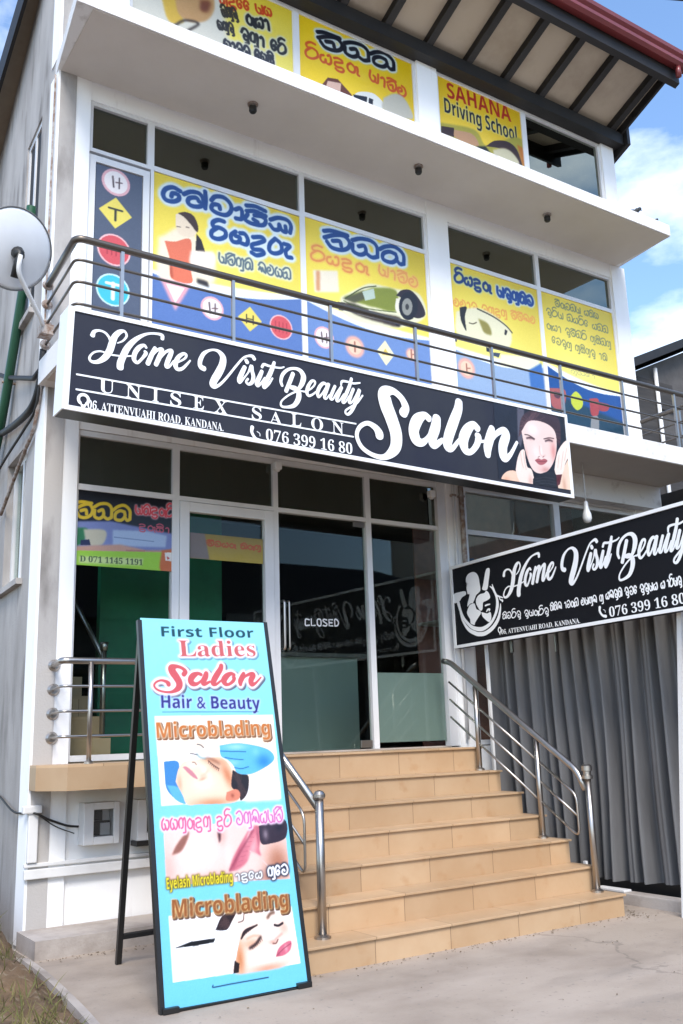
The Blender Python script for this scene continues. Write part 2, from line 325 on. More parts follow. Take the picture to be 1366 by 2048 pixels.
# Sinhala-style letters as pen strokes in a unit box
SG = {
 'sa': [[(0,.87),(.32,1.0),(.94,.96)],[(0,.5),(.38,.77),(.79,.88),(1,.57),(.91,.21),(.62,0),(.26,.02),(.09,.3)],[(.32,.42),(.6,.5),(.65,.22)]],
 'ha': [[(0,.75),(.34,.97),(.76,1),(1,.74),(1,.13)],[(0,.53),(0,.12),(.28,0),(.52,.23),(.48,.59),(.24,.48)],[(.52,.18),(.76,.01),(1,.13)]],
 'na': [[(0,.63),(.27,.88),(.67,1),(1,.68),(1,.1)],[(.67,.57),(.4,.62),(.13,.4),(.13,.05),(.47,0),(.7,.28),(.67,.57)],[(.7,.22),(.83,.02),(1,.1)]],
 'ri': [[(.39,.8),(0,.42),(.06,.04),(.5,0),(.95,.28),(.95,.66),(.61,.85),(.2,.8),(.11,1.05),(.45,1.28),(.85,1.24)]],
 'ya': [[(.36,.6),(.12,.5),(.05,.22),(.2,.02),(.42,.06),(.5,.3)],[(.5,.3),(.54,.06),(.74,0),(.94,.2),(.95,.6),(.84,.74),(.7,.66)]],
 'du': [[(.12,.66),(.42,.76),(.76,.68),(.8,.5),(.5,.42),(.2,.36),(.14,.14),(.34,.02),(.7,.06),(.86,-.08),(.7,-.28),(.34,-.28),(.16,-.16)]],
 'ru': [[(.42,.72),(.14,.5),(.12,.18),(.34,0),(.62,.04),(.76,.3),(.66,.56),(.42,.72)],[(.76,.5),(.96,.54),(.98,.3),(.92,-.02),(1.06,-.1)]],
 'ne': [[(.86,.62),(.7,.82),(.36,.86),(.08,.6),(.08,.26),(.3,.04),(.6,.1),(.72,.32),(.54,.46),(.4,.36)]],
 'va': [[(.5,.3),(.36,.44),(.16,.36),(.1,.16),(.34,.0),(.7,.04),(.94,.32),(.88,.68),(.56,.9),(.12,.74)]],
 'aa': [[(.2,.62),(.5,.74),(.74,.52),(.72,.0)]],
 'si': [[(.06,.92),(.4,1.12),(.78,1.04),(.94,.84)],[(.08,.7),(.5,.78),(.92,.66)],[(.3,.54),(.08,.4),(.1,.12),(.34,0),(.52,.12),(.48,.36)],[(.2,.56),(.6,.56),(.92,.44),(.94,.14),(.72,0),(.54,.1)]],
 'ka': [[(.05,.6),(.3,.88),(.7,.86),(.95,.56),(.94,.02)],[(.06,.2),(.26,.48),(.44,.1),(.56,.44),(.74,.1),(.94,.1)]],
 'pa': [[(.1,.8),(.06,.3),(.3,0),(.6,.06),(.66,.4),(.46,.5)],[(.66,.4),(.7,.05),(.95,.1),(.95,.8)]],
 'la': [[(.3,.3),(.5,.4),(.44,.62),(.16,.56),(.06,.24),(.3,0),(.7,.02),(.95,.34),(.8,.74),(.5,.86)]],
 'ma': [[(.3,.8),(.08,.6),(.06,.2),(.3,0),(.5,.2),(.4,.44)],[(.5,.2),(.7,0),(.95,.24),(.9,.62),(.62,.7)]],
 'tu': [[(.08,.5),(.3,.84),(.7,.84),(.94,.5),(.84,.06),(.5,0),(.34,.2),(.5,.4),(.66,.3)],[(.84,.06),(.9,-.2),(.6,-.3)]],
 'gu': [[(.1,.1),(.06,.56),(.36,.8),(.6,.6),(.56,.14),(.36,.06)],[(.6,.6),(.84,.8),(.95,.5),(.9,.0),(.9,-.24),(.6,-.28)]],
}
SKEYS = list(SG)
SAHANA = ['sa','ha','na']; RIYADURU = ['ri','ya','du','ru']; PASALA = ['pa','aa','sa','la']; NEVASIKA = ['ne','na','va','aa','si','ka']
ADV = {'aa': .72, 'ne': .8}
def sinhala(word, a, b, h):
    """stroke polylines (uv) of a word set from a to b with letter height h"""
    a = np.array(a); b = np.array(b); adv = [(ADV.get(g,1.0) if g else .6) for g in word]; tot = sum(adv)*1.12; L_ = np.linalg.norm(b-a)
    d = (b-a)/L_; p = np.array([-d[1],d[0]]); x = 0; o = []
    for g, ad in zip(word, adv):
        if g:
            for st in SG[g]: o.append([a+d*((x+q[0]*ad)*L_/tot)+p*(q[1]*h) for q in st])
        x += ad*1.12
    return o
def gibber(n, seed):
    r = random.Random(seed); o = []
    while n > 0:
        k = min(n, r.randint(3,6)); o += [r.choice(SKEYS) for _ in range(k)]+[None]; n -= k
    return o[:-1]
# printed artwork: a fine grid whose vertices carry the ink colour ----
def blur(a, r):
    for _ in range(2):
        for ax in (0,1):
            k = int(max(1, r)); c = np.cumsum(np.pad(a, [(k+1,k) if i == ax else (0,0) for i in range(2)], mode='edge'), axis=ax)
            n = a.shape[ax]; sl = lambda i: tuple(slice(i, i+n) if j == ax else slice(None) for j in range(2))
            a = (c[sl(2*k+1)]-c[sl(0)])/(2*k+1)
    return a
class Art:
    def __init__(s, plane, u0, u1, v0, v1, cell, base=(255,255,255)):
        s.p = plane; s.u0, s.u1, s.v0, s.c = u0, u1, v0, cell; s.W = int(round((u1-u0)/cell))+1; s.H = int(round((v1-v0)/cell))+1
        s.img = np.zeros((s.H, s.W, 3)); s.img[:] = base
    def g(s, pts): return np.array([((u-s.u0)/s.c, (v-s.v0)/s.c) for u, v in pts])
    def gp(s, pts): return s.g([s.p.uv(*q[:2]) for q in pts])
    def put(s, m, c, alpha=1): 
        m = np.clip(m,0,1)[...,None]*alpha; s.img = s.img*(1-m)+np.array(c, float)*m
    def mask(s, G, ss=2):
        m = np.zeros((s.H, s.W)); x0, y0 = np.floor(G.min(0)).astype(int)-1; x1, y1 = np.ceil(G.max(0)).astype(int)+2
        x0, y0 = max(0,x0), max(0,y0); x1, y1 = min(s.W,x1), min(s.H,y1)
        if x1 <= x0 or y1 <= y0: return m
        xs = x0-.5+(np.arange((x1-x0)*ss)+.5)/ss; ys = y0-.5+(np.arange((y1-y0)*ss)+.5)/ss
        X, Y = np.meshgrid(xs, ys); ins = np.zeros(X.shape, bool)
        for (ax,ay),(bx,by) in zip(G, np.roll(G,-1,0)):
            if ay == by: continue
            c = ((ay > Y) != (by > Y)) & (X < (bx-ax)*(Y-ay)/(by-ay)+ax); ins ^= c
        m[y0:y1,x0:x1] = ins.reshape(y1-y0,ss,x1-x0,ss).mean((1,3)); return m
    def poly(s, pts, c, soft=0, smooth=False, uv=False, alpha=1):
        G = s.g(pts) if uv else s.gp(pts)
        if smooth: G = catmull(np.vstack([G,G[:1]]), 5)[:-1]
        m = s.mask(G); s.last = m
        if soft >= 2: m = blur(m, soft*.55)
        s.put(m, c, alpha)
    def glow(s, pt, rx, ry, c, alpha=.6, rot=0, clip=None):
        """soft tone printed inside the last polygon (or the given mask); radii in metres"""
        gx, gy = s.gp([pt])[0]; Y, X = np.mgrid[0:s.H,0:s.W]; X = (X-gx)*s.c; Y = (Y-gy)*s.c; a = math.radians(rot)
        u = (X*math.cos(a)+Y*math.sin(a))/rx; v = (-X*math.sin(a)+Y*math.cos(a))/ry
        s.put(np.exp(-(u*u+v*v)*1.4)*(s.last if clip is None else clip), c, alpha)
    def hair(s, a, b, c, n, spread, w_=.003):
        """fine strands from pixel a to pixel b inside the last mask"""
        A_, B_ = np.array(s.p.uv(*a)), np.array(s.p.uv(*b)); q = []
        for i in range(n):
            o1, o2 = rng.normal(0,spread,2), rng.normal(0,spread,2); m_ = (A_+B_)/2+rng.normal(0,spread*.6,2)
            q.append([(*g, w_/s.c) for g in catmull(s.g([A_+o1, m_, B_+o2]), 4)])
        s.put(s.smask(q)*s.last, c, .55)
    def smask(s, strokes):
        m = np.zeros((s.H, s.W))
        for q in strokes:                       # q: list of (gx, gy, width in cells)
            for (ax,ay,aw),(bx,by,bw) in zip(q, q[1:]):
                r = max(aw,bw)/2+1.5; x0, x1 = int(max(0,min(ax,bx)-r)), int(min(s.W,max(ax,bx)+r+1)); y0, y1 = int(max(0,min(ay,by)-r)), int(min(s.H,max(ay,by)+r+1))
                if x1 <= x0 or y1 <= y0: continue
                X, Y = np.meshgrid(np.arange(x0,x1), np.arange(y0,y1)); dx, dy = bx-ax, by-ay; l = dx*dx+dy*dy+1e-9
                t = np.clip(((X-ax)*dx+(Y-ay)*dy)/l,0,1); d = np.hypot(X-ax-t*dx, Y-ay-t*dy); w_ = (aw+(bw-aw)*t)/2
                m[y0:y1,x0:x1] = np.maximum(m[y0:y1,x0:x1], np.clip(w_-d+.5,0,1))
        return m
    def line(s, pts, c, w_, soft=0, uv=False, alpha=1):
        """pen line through photograph pixels, width in metres (number or per point)"""
        G = s.g([p[:2] for p in pts]) if uv else s.gp(pts); ws = w_ if hasattr(w_,'__len__') else [w_]*len(pts)
        q = catmull([(*g, k/s.c) for g, k in zip(G, ws)], 5); m = s.smask([q])
        if soft: m = blur(m, soft)
        s.put(m, c, alpha)
    def dil(s, m, k):
        o = m.copy(); k = int(k)
        for dy in range(-k,k+1):
            for dx in range(-k,k+1):
                if dx*dx+dy*dy <= k*k+1: o = np.maximum(o, np.roll(np.roll(m,dy,0),dx,1))
        return o
    def ink(s, m, c, outline=None, ow=2, shadow=None, alpha=1):
        if shadow is not None: s.put(np.roll(np.roll(s.dil(m,ow+1),-2,0),2,1), shadow)
        if outline is not None: s.put(blur(s.dil(m,ow),1), outline)
        s.put(m, c, alpha)
    def sinh(s, word, a, b, h, c, lw, uv=False, **kw):
        """a, b pixels of the baseline ends; h, lw metres"""
        A, B = (a, b) if uv else (s.p.uv(*a), s.p.uv(*b)); st = sinhala(word, A, B, h)
        m = s.smask([[(*g, lw/s.c) for g in catmull(s.g(q), 4)] for q in st]); s.ink(m, c, **kw)
    def trace(s, strokes, c, lw, **kw):
        """pen strokes followed through photograph pixels"""
        m = s.smask([[(*g, lw/s.c) for g in catmull(s.gp(q), 5)] for q in strokes]); s.ink(m, c, **kw)
    def text(s, st, a, b, h, c, uv=False, shear=0, **kw):
        A, B = (a, b) if uv else (s.p.uv(*a), s.p.uv(*b)); T = fit_text(st, A, B, h); m = np.zeros((s.H,s.W)); ss = 3
        big = np.zeros((s.H*ss, s.W*ss), bool)
        for t in T:
            G = s.g(t)*ss+ss/2; x0, y0 = np.floor(G.min(0)).astype(int); x1, y1 = np.ceil(G.max(0)).astype(int)+1
            x0, y0 = max(0,x0), max(0,y0); x1, y1 = min(s.W*ss,x1), min(s.H*ss,y1)
            if x1 <= x0 or y1 <= y0: continue
            X, Y = np.meshgrid(np.arange(x0,x1)+.5, np.arange(y0,y1)+.5); (ax,ay),(bx,by),(cx,cy) = G
            e1 = (bx-ax)*(Y-ay)-(by-ay)*(X-ax); e2 = (cx-bx)*(Y-by)-(cy-by)*(X-bx); e3 = (ax-cx)*(Y-cy)-(ay-cy)*(X-cx)
            big[y0:y1,x0:x1] |= ((e1 >= 0)&(e2 >= 0)&(e3 >= 0))|((e1 <= 0)&(e2 <= 0)&(e3 <= 0))
        s.ink(big.reshape(s.H,ss,s.W,ss).mean((1,3)), c, **kw)
    def build(s, name, parent=None, off=.004, m=None):
        n = rng.normal(0, 2.0, s.img.shape[:2])[...,None]; lin = srgb(np.clip(s.img+n,0,255))*.80
        gx, gy = np.meshgrid(np.arange(s.W)*s.c+s.u0, np.arange(s.H)*s.c+s.v0)
        co = s.p.o+gx[...,None]*s.p.u+gy[...,None]*s.p.v+s.p.n*off
        me = bpy.data.meshes.new(name); nv = s.W*s.H; nf = (s.W-1)*(s.H-1)
        idx = np.arange(nv).reshape(s.H,s.W); q = np.stack([idx[:-1,:-1],idx[:-1,1:],idx[1:,1:],idx[1:,:-1]],-1).reshape(-1)
        me.vertices.add(nv); me.vertices.foreach_set('co', co.reshape(-1).astype(np.float32))
        me.loops.add(nf*4); me.loops.foreach_set('vertex_index', q.astype(np.int32))
        me.polygons.add(nf); me.polygons.foreach_set('loop_start', (np.arange(nf)*4).astype(np.int32))
        me.update(calc_edges=True); me.validate()
        at = me.color_attributes.new('print', 'FLOAT_COLOR', 'POINT'); at.data.foreach_set('color', np.concatenate([lin, np.ones((s.H,s.W,1))],-1).reshape(-1).astype(np.float32))
        me.materials.append(m or M_PRINT); o = bpy.data.objects.new(name, me); col.objects.link(o)
        if parent is not None: o.parent = parent; o.matrix_parent_inverse = parent_inv(parent)
        return o

# ================================================================== the ground
YF = 7.17                                   # front face of the piers
def sheet(name, poly, z, m, sub=0):
    bm = bmesh.new(); bm.faces.new([bm.verts.new((x,y,z)) for x,y in poly]); return struct(obj(name, bm, m))
sheet('ground', [(-900,-900),(900,-900),(900,900),(-900,900)], -.03, M_GROUND)
bm = bmesh.new()
ap = [(1.78,5.0),(1.95,6.75),(1.95,7.2),(9.3,7.2),(13,7.2),(13,-1),(13,-9),(-1,-9),(.6,-1),(1.2,2.5)]
f = bm.faces.new([bm.verts.new((x,y,0)) for x,y in ap]); e = bmesh.ops.extrude_face_region(bm, geom=[f])
for v in e['geom']:
    if isinstance(v, bmesh.types.BMVert): v.co.z = -.12
bmesh.ops.recalc_face_normals(bm, faces=bm.faces); struct(obj('concrete_apron', bm, M_CONC))
sheet('road', [(-60,-16),(60,-16),(60,-9.2),(-60,-9.2)], -.02, mat('asphalt', (.055,.055,.058), .85, noise=(8,(.08,.08,.08),.4,.7,(1,1,1))))
# cast kerb along the edge of the apron
bm = bmesh.new(); P = catmull([(1.22,2.5,0),(1.62,4.0,0),(1.79,5.0,0),(1.90,6.1,0),(1.93,6.75,0)], 8)
for a, b in zip(P, P[1:]): hexa(bm, [(a[0]-.07,a[1],-.1),(a[0],a[1],-.1),(b[0],b[1],-.1),(b[0]-.07,b[1],-.1),(a[0]-.055,a[1],.03),(a[0],a[1],.022),(b[0],b[1],.022),(b[0]-.055,b[1],.03)])
bmesh.ops.remove_doubles(bm, verts=bm.verts, dist=.0005); struct(obj('kerb', bm, M_LEDGE))
# dirt bank against the side wall
def bank_h(x, y):
    e = np.interp(y, [2.5,4,5,6.1,6.75,7.4,20], [1.15,1.55,1.72,1.83,1.86,1.98,2.5])-x   # distance from its right edge
    k = 1-math.exp(-max(e,0)*2.2)
    return .005+k*(.46+.16*math.sin(1.7*x+.6*y)+.10*math.sin(5*x+3.1*y)+.05*math.sin(11*x-7*y))*min(1.4, .45+.12*max(0,y-4))
bm = bmesh.new(); nx, ny = 60, 90; vs = []
for j in range(ny+1):
    y = 2+11*j/ny; xr = np.interp(y, [2.5,4,5,6.1,6.75,7.4,20], [1.15,1.55,1.72,1.83,1.86,1.98,2.5])
    vs.append([bm.verts.new((xr-4.5*(i/nx)**1.6, y, bank_h(xr-4.5*(i/nx)**1.6, y)+random.gauss(0,.012))) for i in range(nx+1)])
for j in range(ny):
    for i in range(nx): bm.faces.new((vs[j][i+1], vs[j][i], vs[j+1][i], vs[j+1][i+1]))
struct(obj('dirt_bank', bm, M_DIRT, smooth=True))
bm = bmesh.new()
for k in range(1500):
    y = random.uniform(4.0, 9.5); xr = np.interp(y, [2.5,4,5,6.1,6.75,7.4,20], [1.15,1.55,1.72,1.83,1.86,1.98,2.5]); x = xr-.06-abs(random.gauss(0,.5))
    if math.sin(3*x+2*y)+math.sin(7*x-4.1*y) < .1 and random.random() < .75: continue
    z = bank_h(x,y)-.01; h = random.uniform(.03,.13); a = random.uniform(0,6.28); w_ = .004; lx, ly = random.gauss(0,.05), random.gauss(0,.05)
    c, s_ = math.cos(a)*w_, math.sin(a)*w_
    v = [bm.verts.new(p) for p in ((x-c,y-s_,z),(x+c,y+s_,z),(x+lx*.5+c*.7,y+ly*.5+s_*.7,z+h*.6),(x+lx,y+ly,z+h),(x+lx*.5-c*.7,y+ly*.5-s_*.7,z+h*.6))]
    bm.faces.new(v)
o = obj('grass', bm, M_GRASS); o['kind'] = 'stuff'; o['label'] = 'sparse dry grass on the dirt bank'

# ================================================================== the shop building
B = thing('shop_building', 'white two and a half storey shop building with yellow window posters, balcony and red roof', 'building', (5.6,9.5,0))
front = boxes((2.0,2.28,YF,7.40,0,4.14), (2.28,3.11,7.20,7.40,0,1.05), (6.30,8.95,7.19,7.40,0,1.235), (6.06,6.30,YF,7.40,0,4.14), (8.95,9.25,YF,7.40,0,4.14), (2.28,6.06,7.19,7.40,3.84,4.14), (6.30,8.95,7.19,7.40,3.84,4.14),
    (2.0,2.29,YF,7.40,4.34,7.05), (6.02,6.31,YF,7.40,4.34,7.05), (8.98,9.23,YF,7.40,4.34,7.05), (2.29,6.02,7.185,7.40,6.87,7.05), (6.31,8.98,7.185,7.40,6.87,7.05),
    (2.0,2.62,YF,7.40,7.2,8.8), (6.0,6.29,YF,7.40,7.2,8.8), (9.04,9.27,YF,7.40,7.2,8.8), (2.62,6.0,7.185,7.40,7.2,7.46), (6.29,9.04,7.185,7.40,7.2,7.46))
obj('front_wall', front, M_PLASTER, B)
# side wall, turned 3 degrees, with two window openings
SA = math.sin(R_(3)); CA = math.cos(R_(3))
def Wp(d, off, z): return (2.0+SA*d-CA*off, 7.171+CA*d+SA*off, z)          # d along the wall, off outwards
def wbox(bm, d0, d1, o0, o1, z0, z1):
    hexa(bm, [Wp(d0,o1,z0),Wp(d0,o0,z0),Wp(d1,o0,z0),Wp(d1,o1,z0),Wp(d0,o1,z1),Wp(d0,o0,z1),Wp(d1,o0,z1),Wp(d1,o1,z1)])
def wtop(d): return 8.93-.42*d
bm = bmesh.new(); T0, T1 = -.16, 0
wbox(bm, 0, .58, T0, T1, -.05, 7.05); wbox(bm, .58, 1.34, T0, T1, -.05, 2.69); wbox(bm, .58, 1.34, T0, T1, 3.83, 5.05); wbox(bm, .58, 1.16, T0, T1, 6.97, 7.05)
wbox(bm, 1.34, 8, T0, T1, -.05, 5.05); wbox(bm, 1.16, 4.2, T0, T1, 5.05, 7.05)
hexa(bm, [Wp(0,T1,7.05),Wp(0,T0,7.05),Wp(4.2,T0,7.05),Wp(4.2,T1,7.05),Wp(0,T1,wtop(0)),Wp(0,T0,wtop(0)),Wp(4.2,T0,wtop(4.2)),Wp(4.2,T1,wtop(4.2))])
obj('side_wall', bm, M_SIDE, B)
obj('end_wall', boxes((9.1,9.24,7.41,15,0,7.0),(9.1,9.24,7.41,12,7.0,7.2)), M_PLASTER, B)
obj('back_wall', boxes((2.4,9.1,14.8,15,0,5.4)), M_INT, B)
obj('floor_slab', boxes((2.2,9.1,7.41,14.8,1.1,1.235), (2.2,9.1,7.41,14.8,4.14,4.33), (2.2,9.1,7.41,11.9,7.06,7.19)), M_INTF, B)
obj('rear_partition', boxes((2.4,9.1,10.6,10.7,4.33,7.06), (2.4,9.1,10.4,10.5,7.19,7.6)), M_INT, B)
obj('balcony_slab', boxes((1.94,9.27,6.25,YF,4.14,4.34)), M_SLAB, B)
obj('lintel_beam', boxes((6.5,9.25,7.02,YF,3.86,4.139)), M_SLAB, B)
cs = bmesh.new(); hexa(cs, [(1.88,6.32,7.05),(9.06,6.32,7.05),(9.16,7.40,7.05),(2.02,7.40,7.05),(1.88,6.32,7.19),(9.06,6.32,7.19),(9.16,7.40,7.19),(2.02,7.40,7.19)])
obj('canopy_slab', cs, M_SLAB, B)
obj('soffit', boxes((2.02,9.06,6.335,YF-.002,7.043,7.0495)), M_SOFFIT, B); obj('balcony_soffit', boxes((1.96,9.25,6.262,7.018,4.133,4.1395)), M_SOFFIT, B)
# ---- glazing
FY0, FY1, GY = 7.20, 7.26, 7.232
def pane(bm, x0, x1, z0, z1, y=GY): box(bm, x0, x1, y, y+.006, z0, z1)
def window(name, x0, x1, bars_z, z0, z1, parent, t=.045, glass=M_TINT, tl=None, panes=None):
    """frame mesh with its panes as children; bars_z: heights of horizontal bars"""
    tl = t if tl is None else tl
    b = [(x0,x0+tl,FY0,FY1,z0,z1),(x1-tl,x1,FY0,FY1,z0,z1),(x0+tl,x1-tl,FY0,FY1,z0,z0+t),(x0+tl,x1-tl,FY0,FY1,z1-t,z1)]
    for z in bars_z: b.append((x0+tl,x1-tl,FY0+.002,FY1-.002,z-.024,z+.024))
    f = obj(name, boxes(*b), M_ALU, parent)
    zs = [z0+t]+[z for z in bars_z]+[z1-t]
    for i, (a, c) in enumerate(zip(zs, zs[1:])):
        bm = bmesh.new(); pane(bm, x0+tl-.005, x1-tl+.005, a+(.022 if i else -.004), c-(.022 if i < len(zs)-2 else -.004)); obj('pane', bm, glass if not panes else panes[i], f)
    return f
# first floor
window('window', 2.865, 4.45, [6.405], 4.36, 6.87, B, .03); window('window', 4.45, 6.02, [6.42], 4.36, 6.87, B, .03)
window('window', 6.31, 7.69, [6.415], 4.36, 6.87, B, .03); window('window', 7.69, 8.98, [6.415], 4.36, 6.87, B, .03)
window('window', 2.29, 2.865, [], 6.38, 6.87, B, .035)
d = window('door', 2.30, 2.855, [], 4.36, 6.352, B, .06)
# top floor
for a, b in ((2.62,4.43),(4.43,6.0),(6.29,7.675),(7.675,9.04)): window('window', a, b, [], 7.46, 8.8, B, .04)
# ground floor
window('shop_window', 2.28, 3.125, [3.365], 1.245, 3.835, B, .045, M_TINT, tl=.022, panes=[M_GLASS, M_TINT])
fr = obj('door_frame', boxes((3.126,3.165,FY0,FY1,1.245,3.835),(4.07,4.12,FY0,FY1,1.245,3.835),(5.075,5.135,FY0,FY1,1.245,3.835),(5.95,6.058,7.185,FY1,1.245,3.835),
    (3.165,4.07,FY0+.001,FY1-.001,3.345,3.385),(4.12,5.075,FY0+.001,FY1-.001,3.345,3.385),(5.135,5.95,FY0+.001,FY1-.001,3.345,3.385),
    (3.165,4.07,FY0+.001,FY1-.001,3.79,3.834),(4.12,5.075,FY0+.001,FY1-.001,3.79,3.834),(5.135,5.95,FY0+.001,FY1-.001,3.79,3.834)), M_ALU, B)
for a, b in ((3.16,4.075),(4.115,5.08),(5.13,5.955)):
    bm = bmesh.new(); pane(bm, a, b, 3.383, 3.792); obj('pane', bm, M_TINT, fr)
d1 = obj('door', boxes((3.17,3.255,7.19,7.25,1.25,3.34),(3.975,4.065,7.19,7.25,1.25,3.34),(3.255,3.975,7.192,7.248,3.255,3.34),(3.255,3.975,7.192,7.248,1.25,1.42),bevel=.004), M_ALU, B)
bm = bmesh.new(); pane(bm, 3.25, 3.98, 1.415, 3.26); obj('pane', bm, M_GLASS, d1)
bm = bmesh.new(); pane(bm, 4.125, 5.07, 1.262, 3.34); d2 = obj('glass_door', bm, M_GLASS, B)
obj('handle', tubes((fillet([(4.150,7.228,2.12),(4.150,7.17,2.12),(4.150,7.17,2.54),(4.150,7.228,2.54)],.035),.011),(fillet([(4.205,7.228,2.12),(4.205,7.185,2.12),(4.205,7.185,2.54),(4.205,7.228,2.54)],.035),.009)), M_STEEL, d2, True)
obj('lock', boxes((4.94,5.068,7.215,7.2315,1.262,1.325),bevel=.003), M_STEEL, d2)
obj('hinge', boxes((4.94,5.068,7.215,7.2315,3.29,3.338),bevel=.003), M_STEEL, d2)
lt = Letters(Plane((0,7.2315,0),(1,0,0),(0,0,1)), .001)
# hand-cut capitals: C L O S E D
x = 4.39
for ch, st in zip('CLOSED', ([[(1,.9),(.2,.95),(.08,.5),(.15,.05),(1,.1)]], [[(.1,1),(.1,.05),(.95,.08)]], [[(.1,.2),(.12,.85),(.5,1),(.9,.85),(.9,.15),(.5,0),(.1,.2)]],
        [[(.95,.9),(.3,.98),(.08,.75),(.5,.52),(.95,.3),(.7,.02),(.05,.08)]], [[(.95,.95),(.1,.95),(.1,.05),(.95,.05)],[(.1,.5),(.8,.5)]], [[(.1,.02),(.1,.98),(.65,.9),(.95,.5),(.65,.1),(.1,.02)]])):
    for q in st: lt.stroke([(x+a*.047, 2.335+.022*(x-4.39)+b*.062, .012) for a, b in q], conv=lambda u,v: (u,v), n=4 if ch not in 'LE' else 1)
    x += .0625
lt.build('lettering', M_GREYL, d2)
bm = bmesh.new(); pane(bm, 5.13, 5.955, 1.29, 3.345); sl = obj('sidelight', bm, M_GLASS, B)
obj('frosted_film', boxes((5.14,5.945,7.2395,7.2405,1.30,1.93)), M_FROST, sl)
obj('threshold', boxes((3.17,5.95,7.17,7.26,1.236,1.249)), M_LEDGE, B)
window('shop_window', 6.30, 7.66, [3.365], 1.245, 3.835, B, .045, M_GLASS); window('shop_window', 7.66, 8.95, [3.365], 1.245, 3.835, B, .045, M_GLASS)
# side windows, lower set deep; a near-black panel paints the upper recess's shade
for d0, d1_, z0, z1 in ((.58,1.34,2.69,3.83),(.58,1.16,5.05,6.97)):
    bm = bmesh.new(); g = .055
    for a in ((d0,d0+g,z0,z1),(d1_-g,d1_,z0,z1),(d0+g,d1_-g,z0,z0+g),(d0+g,d1_-g,z1-g,z1),((d0+d1_)/2-.025,(d0+d1_)/2+.025,z0+g,z1-g)): wbox(bm, a[0], a[1], -.11 if z0 < 4 else -.06, -.06 if z0 < 4 else -.015, a[2], a[3])
    f = obj('side_window', bm, M_ALU, B); bm = bmesh.new(); wbox(bm, d0+g-.005, d1_-g+.005, -.09 if z0 < 4 else -.035, -.084 if z0 < 4 else -.028, z0+g-.005, z1-g+.005); obj('recess_shade_panel' if z0 > 4 else 'pane', bm, M_DKINT if z0 > 4 else M_GLASS, f)
    bm = bmesh.new(); wbox(bm, d0-.05, d1_+.05, .0, .05, z0-.05, z0-.002); obj('sill', bm, M_SIDE, f)
# ---- roof: one pitch, high at the front
def rz(y): return 8.99+.42*(7.15-y)
def slope(bm, x0, x1, y0, y1, lo, hi):
    hexa(bm, [(x0,y0,rz(y0)+lo),(x1,y0,rz(y0)+lo),(x1,y1,rz(y1)+lo),(x0,y1,rz(y1)+lo),(x0,y0,rz(y0)+hi),(x1,y0,rz(y0)+hi),(x1,y1,rz(y1)+hi),(x0,y1,rz(y1)+hi)])
bm = bmesh.new(); slope(bm, 1.90, 9.42, 6.16, 13.5, .10, .15); RF = obj('roof', bm, M_ROOFT, B)
bm = bmesh.new(); slope(bm, 1.93, 9.30, 6.26, 12, .03, .05); obj('soffit_board', bm, M_SOFB, RF)
xs = [9.26-.105]+[8.45-.585*k for k in range(12)]
for x in xs:
    bm = bmesh.new(); slope(bm, x-.045, x+.045, 6.26, 7.6, -.07, .029); obj('rafter', bm, M_DARKWOOD, RF)
obj('wall_plate', boxes((1.95,9.34,7.04,7.40,8.802,8.965)), M_DARKWOOD, RF)
bm = bmesh.new(); slope(bm, 1.88, 9.44, 6.19, 6.258, -.19, .098); obj('fascia_board', bm, M_DARKWOOD, RF)
bm = bmesh.new(); slope(bm, 9.30, 9.335, 6.262, 12, -.09, .095); obj('bargeboard', bm, M_DARKWOOD, RF)
bm = bmesh.new(); slope(bm, 9.345, 9.40, 6.98, 12, -.27, .09); obj('bargeboard', bm, M_DARKWOOD, RF)
bm = bmesh.new(); slope(bm, 1.89, 1.925, 6.262, 12, -.20, .095); obj('bargeboard', bm, M_DARKWOOD, RF)
# gutter: an ogee trough swept along the eave
bm = bmesh.new(); pr = [(6.188,9.37),(6.10,9.36),(6.06,9.39),(6.055,9.43),(6.075,9.45),(6.04,9.49),(6.03,9.535),(6.05,9.54),(6.065,9.50),(6.17,9.47),(6.188,9.54)]
va = [bm.verts.new((1.66,y,z)) for y,z in pr]; vb = [bm.verts.new((9.52,y,z)) for y,z in pr]
for i in range(len(pr)): j = (i+1)%len(pr); bm.faces.new((va[i],va[j],vb[j],vb[i]))
bm.faces.new(va[::-1]); bm.faces.new(vb); gu = obj('gutter', bm, M_RED, RF)
obj('outlet_pipe', tubes(([(9.34,6.12,9.38),(9.34,6.12,9.22)],.035)), M_RED, gu, True)
# ---- rooms behind the glass
obj('green_partition', boxes((2.85,4.05,8.2,8.28,1.236,4.13)), M_GREENWALL, B)
bm = bmesh.new()
for k in range(11): box(bm, 2.18, 2.74, 7.55+.25*k, 7.55+.25*(k+1) if k < 10 else 10.4, 1.236+(.178*k if k else 0), 1.236+.178*(k+1)) if k == 10 else box(bm, 2.18, 2.74, 7.55+.25*k, 10.4, 1.236+.178*k, 1.236+.178*(k+1)-.0005)
obj('indoor_stairs', bm, M_TILE, B)
st = obj('indoor_newel', tubes(([(2.72,7.7,1.42),(2.72,7.7,2.12)],.022),([(2.72,7.7,2.12),(2.72,7.7,2.19)],[.03,.036]),([(2.72,7.7,2.05),(2.72,9.4,3.3)],.02)), M_STEEL, B, True)
obj('inner_wall', boxes((2.4,9.0,10.9,11,1.24,4.13)), M_DKINT, B); obj('bounce_ceiling', boxes((2.18,4.0,7.42,8.19,4.125,4.137)), M_PALE, B); obj('stair_wall', boxes((2.38,2.84,10.42,10.5,1.24,4.13)), M_PALE, B)  # pale ceiling and stair wall added to bounce light onto the indoor stairs

